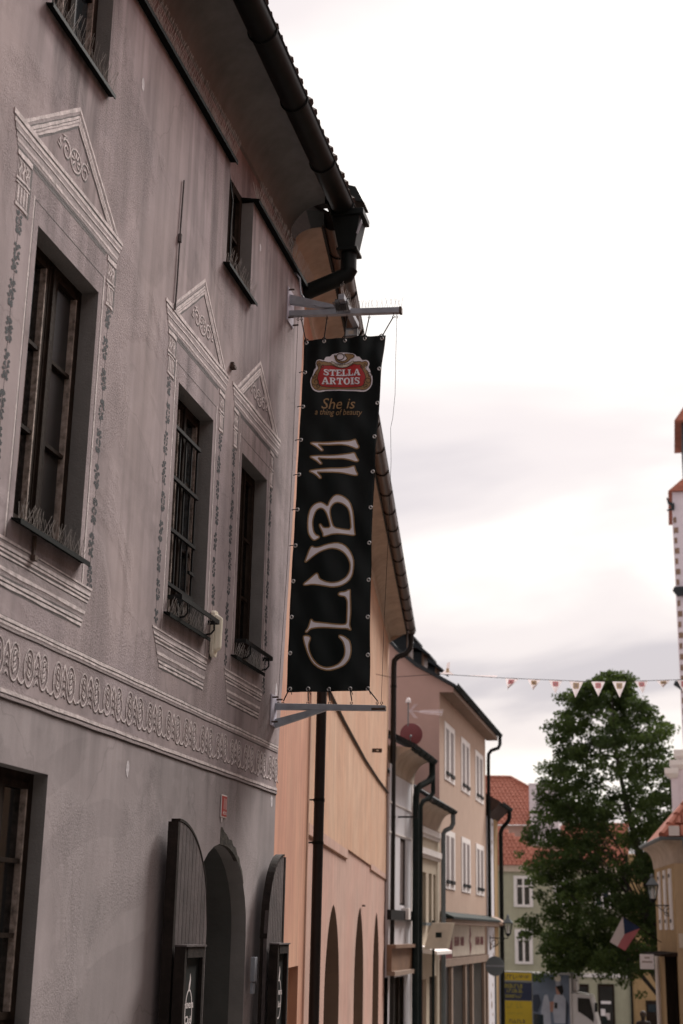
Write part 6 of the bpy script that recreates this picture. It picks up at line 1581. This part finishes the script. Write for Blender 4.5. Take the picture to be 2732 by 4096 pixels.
b = MB(); b.box(-3.75, -3.62, -.15, -.03, -1.85, -1.45); b.build('mirror', M['iron'], TR, bevel=.02)
for x in (-4.15, -8.1):
    w = MB(); w.tube([(x, .05, gz + .40), (x, .32, gz + .40)], .40, 20); wo = w.build('wheel', M['iron'], TR)
    w = MB(); w.tube([(x, .03, gz + .40), (x, .049, gz + .40)], .24, 16); w.build('rim', M['grey_metal'], wo)
b = MB(); b.box(-9.1, -3.7, .5, 1.7, gz + .5, gz + .9); b.build('chassis', M['iron'], TR)
t = thing('advert_panel', 'yellow and navy advertising panel standing next to the lorry', 'sign', (0, 62, 0))
M['adv_yellow'] = material('yellow_print', (.34, .26, .02), rough=.6, var=.08); M['adv_navy'] = material('navy_print', (.010, .018, .05), rough=.6, var=.1); M['adv_text'] = material('olive_yellow_lettering', (.22, .20, .03), rough=.6, var=.1)
gz2 = ground_z(62)
b = MB(); b.box(-7.10, -5.83, 0, .06, gz2, .02); b.build('board', M['grey_metal'], t)
b = MB(); b.box(-7.05, -5.86, -.006, -.001, -.32, -.02); b.build('yellow_strip', M['adv_yellow'], t)
b = MB(); b.box(-7.05, -5.86, -.006, -.001, -1.10, -.40); b.build('navy_field', M['adv_navy'], t)
b = MB(); b.box(-7.05, -5.86, -.006, -.001, gz2 + .1, -1.12); b.build('yellow_field', M['adv_yellow'], t)
def blur_line(x0, x1, z, h, mt, seed):
    r_ = random.Random(seed); b = MB(); x = x0
    while x < x1:
        w = h * r_.uniform(.45, .7); k = r_.randrange(3)
        b.box(x, x + w * .3, -.009, -.0065, z, z + h)
        if k: b.box(x + w * .3, x + w, -.009, -.0065, z + h * .8, z + h)
        if k != 1: b.box(x + w * .3, x + w, -.009, -.0065, z, z + h * .2)
        if k == 2: b.box(x + w * .7, x + w, -.009, -.0065, z + h * .2, z + h * .8)
        x += w * 1.35
    b.build('blurred_lettering', M[mt], t)
blur_line(-6.98, -6.62, -.26, .16, 'adv_navy', 1); blur_line(-6.5, -5.95, -.22, .10, 'adv_navy', 2)
blur_line(-6.98, -6.25, -.62, .15, 'adv_text', 3); blur_line(-6.88, -6.3, -.80, .13, 'adv_text', 4); blur_line(-6.95, -6.3, -1.0, .11, 'adv_text', 5)
blur_line(-6.9, -6.65, -1.4, .18, 'adv_text', 6); blur_line(-6.5, -6.35, -1.4, .20, 'adv_text', 7); blur_line(-6.9, -6.25, -1.65, .07, 'adv_text', 8); blur_line(-6.8, -6.2, -1.98, .14, 'adv_navy', 9)

# ================================================================ person at the lower edge
def person():
    t = thing('person', 'person with dark hair in a dark jacket walking by the ochre corner house', 'person', (-1.13, 50, ground_z(50)), RAD(195))
    J = {'pel': (0, 0, .92), 'spine': (0, .01, 1.12), 'chest': (0, .0, 1.30), 'neck': (0, -.01, 1.44), 'head0': (0, -.02, 1.53), 'head1': (0, -.025, 1.62), 'head2': (0, -.02, 1.68),
         'shL': (-.19, 0, 1.38), 'elL': (-.25, .05, 1.10), 'wrL': (-.24, -.06, .88), 'shR': (.19, 0, 1.38), 'elR': (.25, -.0, 1.10), 'wrR': (.23, -.10, .90),
         'hipL': (-.10, 0, .86), 'knL': (-.11, -.10, .48), 'anL': (-.11, .02, .08), 'toL': (-.11, -.14, .03), 'hipR': (.10, 0, .86), 'knR': (.11, .02, .47), 'anR': (.11, .16, .10), 'toR': (.11, .03, .03)}
    rad = {'pel': (.15, .11), 'spine': (.13, .10), 'chest': (.16, .11), 'neck': (.055, .055), 'head0': (.075, .085), 'head1': (.085, .10), 'head2': (.065, .075), 'shL': (.065, .065), 'elL': (.045, .045), 'wrL': (.03, .03), 'shR': (.065, .065), 'elR': (.045, .045), 'wrR': (.03, .03),
           'hipL': (.095, .095), 'knL': (.06, .06), 'anL': (.04, .04), 'toL': (.04, .03), 'hipR': (.095, .095), 'knR': (.06, .06), 'anR': (.04, .04), 'toR': (.04, .03)}
    ed = [('pel', 'spine'), ('spine', 'chest'), ('chest', 'neck'), ('neck', 'head0'), ('head0', 'head1'), ('head1', 'head2'), ('chest', 'shL'), ('shL', 'elL'), ('elL', 'wrL'), ('chest', 'shR'), ('shR', 'elR'), ('elR', 'wrR'), ('pel', 'hipL'), ('hipL', 'knL'), ('knL', 'anL'), ('anL', 'toL'), ('pel', 'hipR'), ('hipR', 'knR'), ('knR', 'anR'), ('anR', 'toR')]
    for s in ('L', 'R'):      # five fingers on each hand
        w = Vector(J['wr' + s]); sg = -1 if s == 'L' else 1
        for k in range(5):
            off = Vector((sg * (.01 if k else -.02), -.035 + .017 * k, -.02 if k == 0 else -.07)); a = 'f%s%d' % (s, k); c = 'g%s%d' % (s, k)
            J[a] = tuple(w + off); J[c] = tuple(w + off + Vector((-sg * .012, -.01, -.045 if k else -.035))); rad[a] = (.011, .011); rad[c] = (.008, .008); ed += [('wr' + s, a), (a, c)]
    ks = list(J); me = bpy.data.meshes.new('body'); me.from_pydata([J[k] for k in ks], [(ks.index(a), ks.index(c)) for a, c in ed], [])
    o = bpy.data.objects.new('body', me); COL.objects.link(o); o.parent = t
    o.modifiers.new('skin', 'SKIN'); s = o.modifiers.new('sub', 'SUBSURF'); s.levels = 2; s.render_levels = 2
    for k, v in zip(ks, me.skin_vertices[0].data): v.radius = rad[k]; v.use_root = (k == 'pel')
    me.materials.append(material('dark_clothing', (.022, .02, .022), rough=.85, var=.2))
    M['hair'] = material('dark_brown_hair', (.03, .02, .016), rough=.6, var=.3, scale=30)
    h = MB(); n = 14
    for j in range(7):
        for k in range(n):
            def P_(jj, kk):
                th = RAD(-35 + jj * 125 / 7); ph = 2 * math.pi * kk / n; r_ = .118 + .006 * math.sin(ph * 5 + jj)
                return (r_ * .86 * math.cos(th) * math.cos(ph), -.005 + r_ * math.cos(th) * math.sin(ph), 1.625 + r_ * 1.0 * math.sin(th))
            if (math.sin(2 * math.pi * (k + .5) / n) < -.55 and j < 4): continue
            h.face([P_(j, k), P_(j, k + 1), P_(j + 1, k + 1), P_(j + 1, k)])
    h.build('hair', M['hair'], t, smooth=True)
    f = MB(); f.tube([(-.0, -.10, 1.53), (0, -.125, 1.56), (0, -.112, 1.615), (0, -.09, 1.65)], [.045, .058, .062, .05], 10); f.build('face', material('skin', (.42, .24, .18), rough=.6, var=.05), t, smooth=True)
    f = MB(); f.tube([(0, -.165, 1.60), (0, -.195, 1.565), (0, -.17, 1.555)], [.010, .016, .012], 6); f.build('nose', bpy.data.materials['skin'], t, smooth=True)
person()

# ================================================================ bunting across the street
def cloth(name, col):
    m = material(name, col, rough=.8, var=.06)
    t = m.node_tree; b_ = [x for x in t.nodes if x.type == 'BSDF_PRINCIPLED'][0]; o = [x for x in t.nodes if x.type == 'OUTPUT_MATERIAL'][0]
    tr = t.nodes.new('ShaderNodeBsdfTranslucent'); mx = t.nodes.new('ShaderNodeMixShader'); mx.inputs[0].default_value = .5
    tr.inputs[0].default_value = (*col, 1)
    t.links.new(b_.outputs[0], mx.inputs[1]); t.links.new(tr.outputs[0], mx.inputs[2]); t.links.new(mx.outputs[0], o.inputs[0]); return m
BT = thing('bunting_string', 'string of white pennants with red crests stretched across the street', 'bunting')
M['pennant'] = cloth('white_pennant_cloth', (.70, .64, .66)); M['pennant_red'] = cloth('faded_red_crest', (.68, .34, .36)); M['pennant_gold'] = cloth('ochre_crest', (.54, .44, .30))
LINE = [(-5.80, 28.6, 6.66), (-5.5, 28.65, 6.60), (-4.5, 28.8, 6.67), (-3.17, 28.95, 6.59), (-1.6, 29.05, 6.512), (-.74, 29.1, 6.505), (.38, 29.2, 6.535), (1.7, 29.3, 6.62)]
b = MB(); b.tube(LINE, .006, 5); b.build('line', M['cord'], BT)
def line_z(x):
    for (x0, y0, z0), (x1, y1, z1) in zip(LINE, LINE[1:]):
        if x0 <= x <= x1: return y0 + (y1 - y0) * (x - x0) / (x1 - x0), z0 + (z1 - z0) * (x - x0) / (x1 - x0)
    return 29, 6.55
FL = [(-3.17, -2.89, -3.12, 6.34), (-2.72, -2.45, -2.60, 6.32), (-2.29, -2.01, -2.16, 6.26), (-1.88, -1.59, -1.76, 6.17), (-1.44, -1.16, -1.30, 6.20), (-1.02, -.74, -.88, 6.17), (-.58, -.31, -.42, 6.26), (-.15, .13, -.01, 6.37), (.26, .54, .40, 6.22)]
for k, (x0, x1, xt, zt) in enumerate(FL):
    (y0, z0), (y1, z1) = line_z(x0), line_z(x1); y = (y0 + y1) / 2; n = 6; sway = .10 if zt > 6.3 else .03
    def pt(a, c):       # a across, c down
        x = (x0 * (1 - a) + x1 * a) * (1 - c) + xt * c; z = (z0 * (1 - a) + z1 * a) * (1 - c) + zt * c
        return (x, y + sway * math.sin(c * 3 + a * 2) * c, z)
    b = MB()
    for j in range(n):
        for i in range(4): b.face([pt(i / 4, j / n), pt((i + 1) / 4, j / n), pt((i + 1) / 4, (j + 1) / n), pt(i / 4, (j + 1) / n)])
    p_ = b.build('pennant', M['pennant'], BT, smooth=True)
    b = MB(); m_ = 'pennant_gold' if k % 2 else 'pennant_red'
    for c0, c1, h0, h1 in ((.10, .22, .23, .27), (.22, .36, .27, .32), (.36, .46, .32, .30)):
        q = [pt(.5 - h0, c0), pt(.5 + h0, c0), pt(.5 + h1, c1), pt(.5 - h1, c1)]
        b.face([(v[0], v[1] - .005, v[2]) for v in q])
    b.build('crest', M[m_], p_, fix=False)
    b = MB(); q = [pt(.40, .20), pt(.60, .20), pt(.62, .36), pt(.36, .36)]; b.face([(v[0], v[1] - .009, v[2]) for v in q]); b.build('crest_emblem', M['pennant' if k % 2 == 0 else 'flag_white'], p_, fix=False)
b = MB(); b.face([(-4.50, 28.8, 6.67), (-4.21, 28.84, 6.66), (-4.30, 28.82, 6.74), (-4.29, 28.82, 6.93), (-4.35, 28.8, 6.90), (-4.37, 28.8, 6.76)]); p_ = b.build('pennant', M['pennant'], BT, fix=False)
b = MB(); b.face([(-4.37, 28.79, 6.70), (-4.30, 28.79, 6.70), (-4.31, 28.79, 6.79), (-4.36, 28.79, 6.79)]); b.build('crest', M['pennant_gold'], p_, fix=False)
b = MB(); b.face([(-3.95, 28.86, 6.65), (-3.35, 28.92, 6.605), (-3.32, 28.9, 6.64), (-3.6, 28.86, 6.635)]); b.build('pennant', M['pennant'], BT, fix=False)

# ================================================================ tree
def leaf_mat(name, col, trans):
    m = material(name, col, rough=.65, var=.4, scale=.9, spec=.12)
    t = m.node_tree; b_ = [x for x in t.nodes if x.type == 'BSDF_PRINCIPLED'][0]; o = [x for x in t.nodes if x.type == 'OUTPUT_MATERIAL'][0]
    tr = t.nodes.new('ShaderNodeBsdfTranslucent'); mx = t.nodes.new('ShaderNodeMixShader'); mx.inputs[0].default_value = .3
    tr.inputs[0].default_value = (*trans, 1)
    t.links.new(b_.outputs[0], mx.inputs[1]); t.links.new(tr.outputs[0], mx.inputs[2]); t.links.new(mx.outputs[0], o.inputs[0]); return m
M['leaf_a'] = leaf_mat('maple_leaf', (.048, .072, .022), (.09, .13, .025)); M['leaf_b'] = leaf_mat('darker_maple_leaf', (.033, .051, .017), (.06, .09, .018)); M['bark'] = material('grey_bark', (.030, .024, .02), var=.3, scale=4, bump=.6, bscale=12)  # second leaf tone is darker, spread over clumps picked at random
TT = thing('street_tree', 'large dark green leafy tree standing at the end of the street', 'tree', (-1.35, 70, ground_z(70)))
rt = random.Random(23)
gt = ground_z(70)
ENV = [(13.6, -3.0, -1.8), (12.9, -4.4, -1.0), (12.1, -5.5, -.6), (11.4, -5.4, .2), (10.0, -5.6, .6), (9.0, -6.0, .9), (7.6, -6.4, 1.4), (6.6, -6.9, 1.8), (5.0, -7.3, 2.0), (3.4, -7.1, 2.0), (2.0, -7.3, 1.8), (.9, -6.3, 1.4), (-.1, -6.0, .6)]
def env(z):
    for (z1, a1, b1), (z0, a0, b0) in zip(ENV, ENV[1:]):
        if z0 <= z <= z1: t = (z - z0) / (z1 - z0); return a0 + (a1 - a0) * t, b0 + (b1 - b0) * t
    return None
clumps = []
tries = 0
while len(clumps) < 900 and tries < 30000:
    tries += 1
    z = rt.uniform(-.1, 13.9); e_ = env(z)
    if not e_: continue
    a, c = e_; xm, hw = (a + c) / 2, (c - a) / 2
    x = rt.uniform(a, c); yy = rt.uniform(-1, 1) * min(hw, 3.2)
    q = ((x - xm) / hw) ** 2 + (yy / max(.6, min(hw, 3.2))) ** 2
    if q > 1.05 or (q < .2 and rt.random() < .6): continue
    if z > 8 and rt.random() < .15: continue
    clumps.append((x, 70 + yy, z, rt.uniform(.26, .60) * (1.0 if z < 8 else .9)))
trunk = MB()
base = Vector((0, 0, 0)); top_ = Vector((-2.0, .2, 15.8))
stem = [Vector((1.5, .6, -.3)), Vector((1.4, .6, 1.5)), Vector((1.0, .5, 4.5)), Vector((.1, .3, 8)), Vector((-.6, .1, 11)), Vector((-1.1, .1, 14)), Vector((-1.15, .1, 16.8))]
trunk.tube(stem, [.42, .34, .30, .22, .14, .07, .02], 10); trunk.build('trunk', M['bark'], TT, smooth=True)
def leaves(cl, name, mt, per):
    b = MB()
    for (x, y, z, r) in cl:
        for k in range(int(per * (r / .6) ** 2)):
            u, v, w = rt.gauss(0, 1), rt.gauss(0, 1), rt.gauss(0, 1); L = math.sqrt(u * u + v * v + w * w) or 1
            rr_ = r * rt.random() ** .45
            c = Vector((x + u / L * rr_ * 1.15 + 1.35, y + v / L * rr_ - 70, z + w / L * rr_ * .72 - gt))
            s = rt.uniform(.045, .095); n_ = Vector((rt.gauss(0, .7), rt.gauss(0, .7), rt.gauss(.55, .5))).normalized(); a = n_.orthogonal().normalized(); a.rotate(Matrix.Rotation(rt.uniform(0, 6.28), 3, n_)); d = n_.cross(a)
            b.face([c - a * s * 1.2, c + d * s * .75 - a * s * .1 + n_ * s * .2, c + a * s * 1.2, c - d * s * .75 - a * s * .1 + n_ * s * .2])
    o = b.build(name, M[mt], TT, fix=False); o['kind'] = 'stuff'; return o
half = [c for c in clumps if rt.random() < .5]; rest = [c for c in clumps if c not in half]
leaves(half, 'crown', 'leaf_a', 190); leaves(rest, 'crown', 'leaf_b', 190)
fr_ = [(-6.2, 69.4, -.35, .4), (-5.6, 69.2, -.1, .5), (-3.3, 69, -.3, .45), (-2.4, 69, -.5, .4), (-4.4, 69, -.2, .4), (-1.6, 68.8, -1.0, .3), (-7.0, 69.5, 2.0, .35), (-6.8, 69, 1.4, .35), (-2.45, 70, 13.9, .2), (-1.75, 70, 13.3, .35), (-.2, 70, 11.5, .3), (.2, 70, 11.2, .25), (-5.5, 70, 9.0, .25)]
leaves(fr_, 'crown', 'leaf_a', 140)
lb = MB()
for (x, y, z, r) in [c for c in clumps if 3.5 < c[2] < 8.5][::9]:
    zz = z - gt; k = min(len(stem) - 2, max(1, int(zz * .62 / 2.6))); s0 = stem[k]
    e_ = Vector((x + 1.35, y - 70, zz)); m_ = (s0 + e_) / 2 + Vector((0, 0, .5))
    lb.tube([s0, m_, e_], [.06, .03, .01], 5, cap=False)
lb.build('limbs', M['bark'], TT)

# ================================================================ house across the street (its tiles show in the window panes)
AH = thing('facing_house', 'plain house with a red tiled roof facing the grey house', 'house', (1.95, 0, 0))
b = MB(); b.box(0, 7, -40, 27.5, -3, 7.8); b.build('wall', M['beige_wall'], AH)  # unseen; run on behind the camera to darken the grey house's reveals
b = MB(); b.prism([(-.45, 7.75), (-.45, 7.85), (3.5, 11.4), (7.4, 7.85), (7.4, 7.75)], -40.2, 27.7, 'y'); b.build('roof', M['roof_red'], AH)
for y in range(-6, 27, 4):
    for z0 in (.9, 3.9):
        w = MB(); w.box(-.05, 0, y, y + 1.0, z0, z0 + 1.6); wo = w.build('window', M['white_trim'], AH)
        w = MB(); w.box(-.06, -.051, y + .1, y + .9, z0 + .1, z0 + 1.5); w.build('pane', M['pane'], wo)

AT = thing('facing_house', 'unseen taller plain house added next to the red roofed house facing the street', 'house', (2.5, 0, 0))
b = MB(); b.box(0, 7, 27.9, 43.3, -4, 11.2); b.build('wall', M['ochre_light'], AT)  # out of view, added this tall to darken the reflections in the panes
b = MB(); b.prism([(-.4, 11.15), (-.4, 11.25), (3.5, 14.2), (7.4, 11.25), (7.4, 11.15)], 27.8, 43.4, 'y'); b.build('roof', M['roof_red'], AT)
for y in (29.5, 33.0, 36.5, 40.0):
    for z0 in (1.5, 4.7, 7.9):
        w = MB(); w.box(-.05, 0, y, y + 1.1, z0, z0 + 1.8); wo = w.build('window', M['white_trim'], AT)
        w = MB(); w.box(-.06, -.051, y + .1, y + 1.0, z0 + .1, z0 + 1.7); w.build('pane', M['pane'], wo)
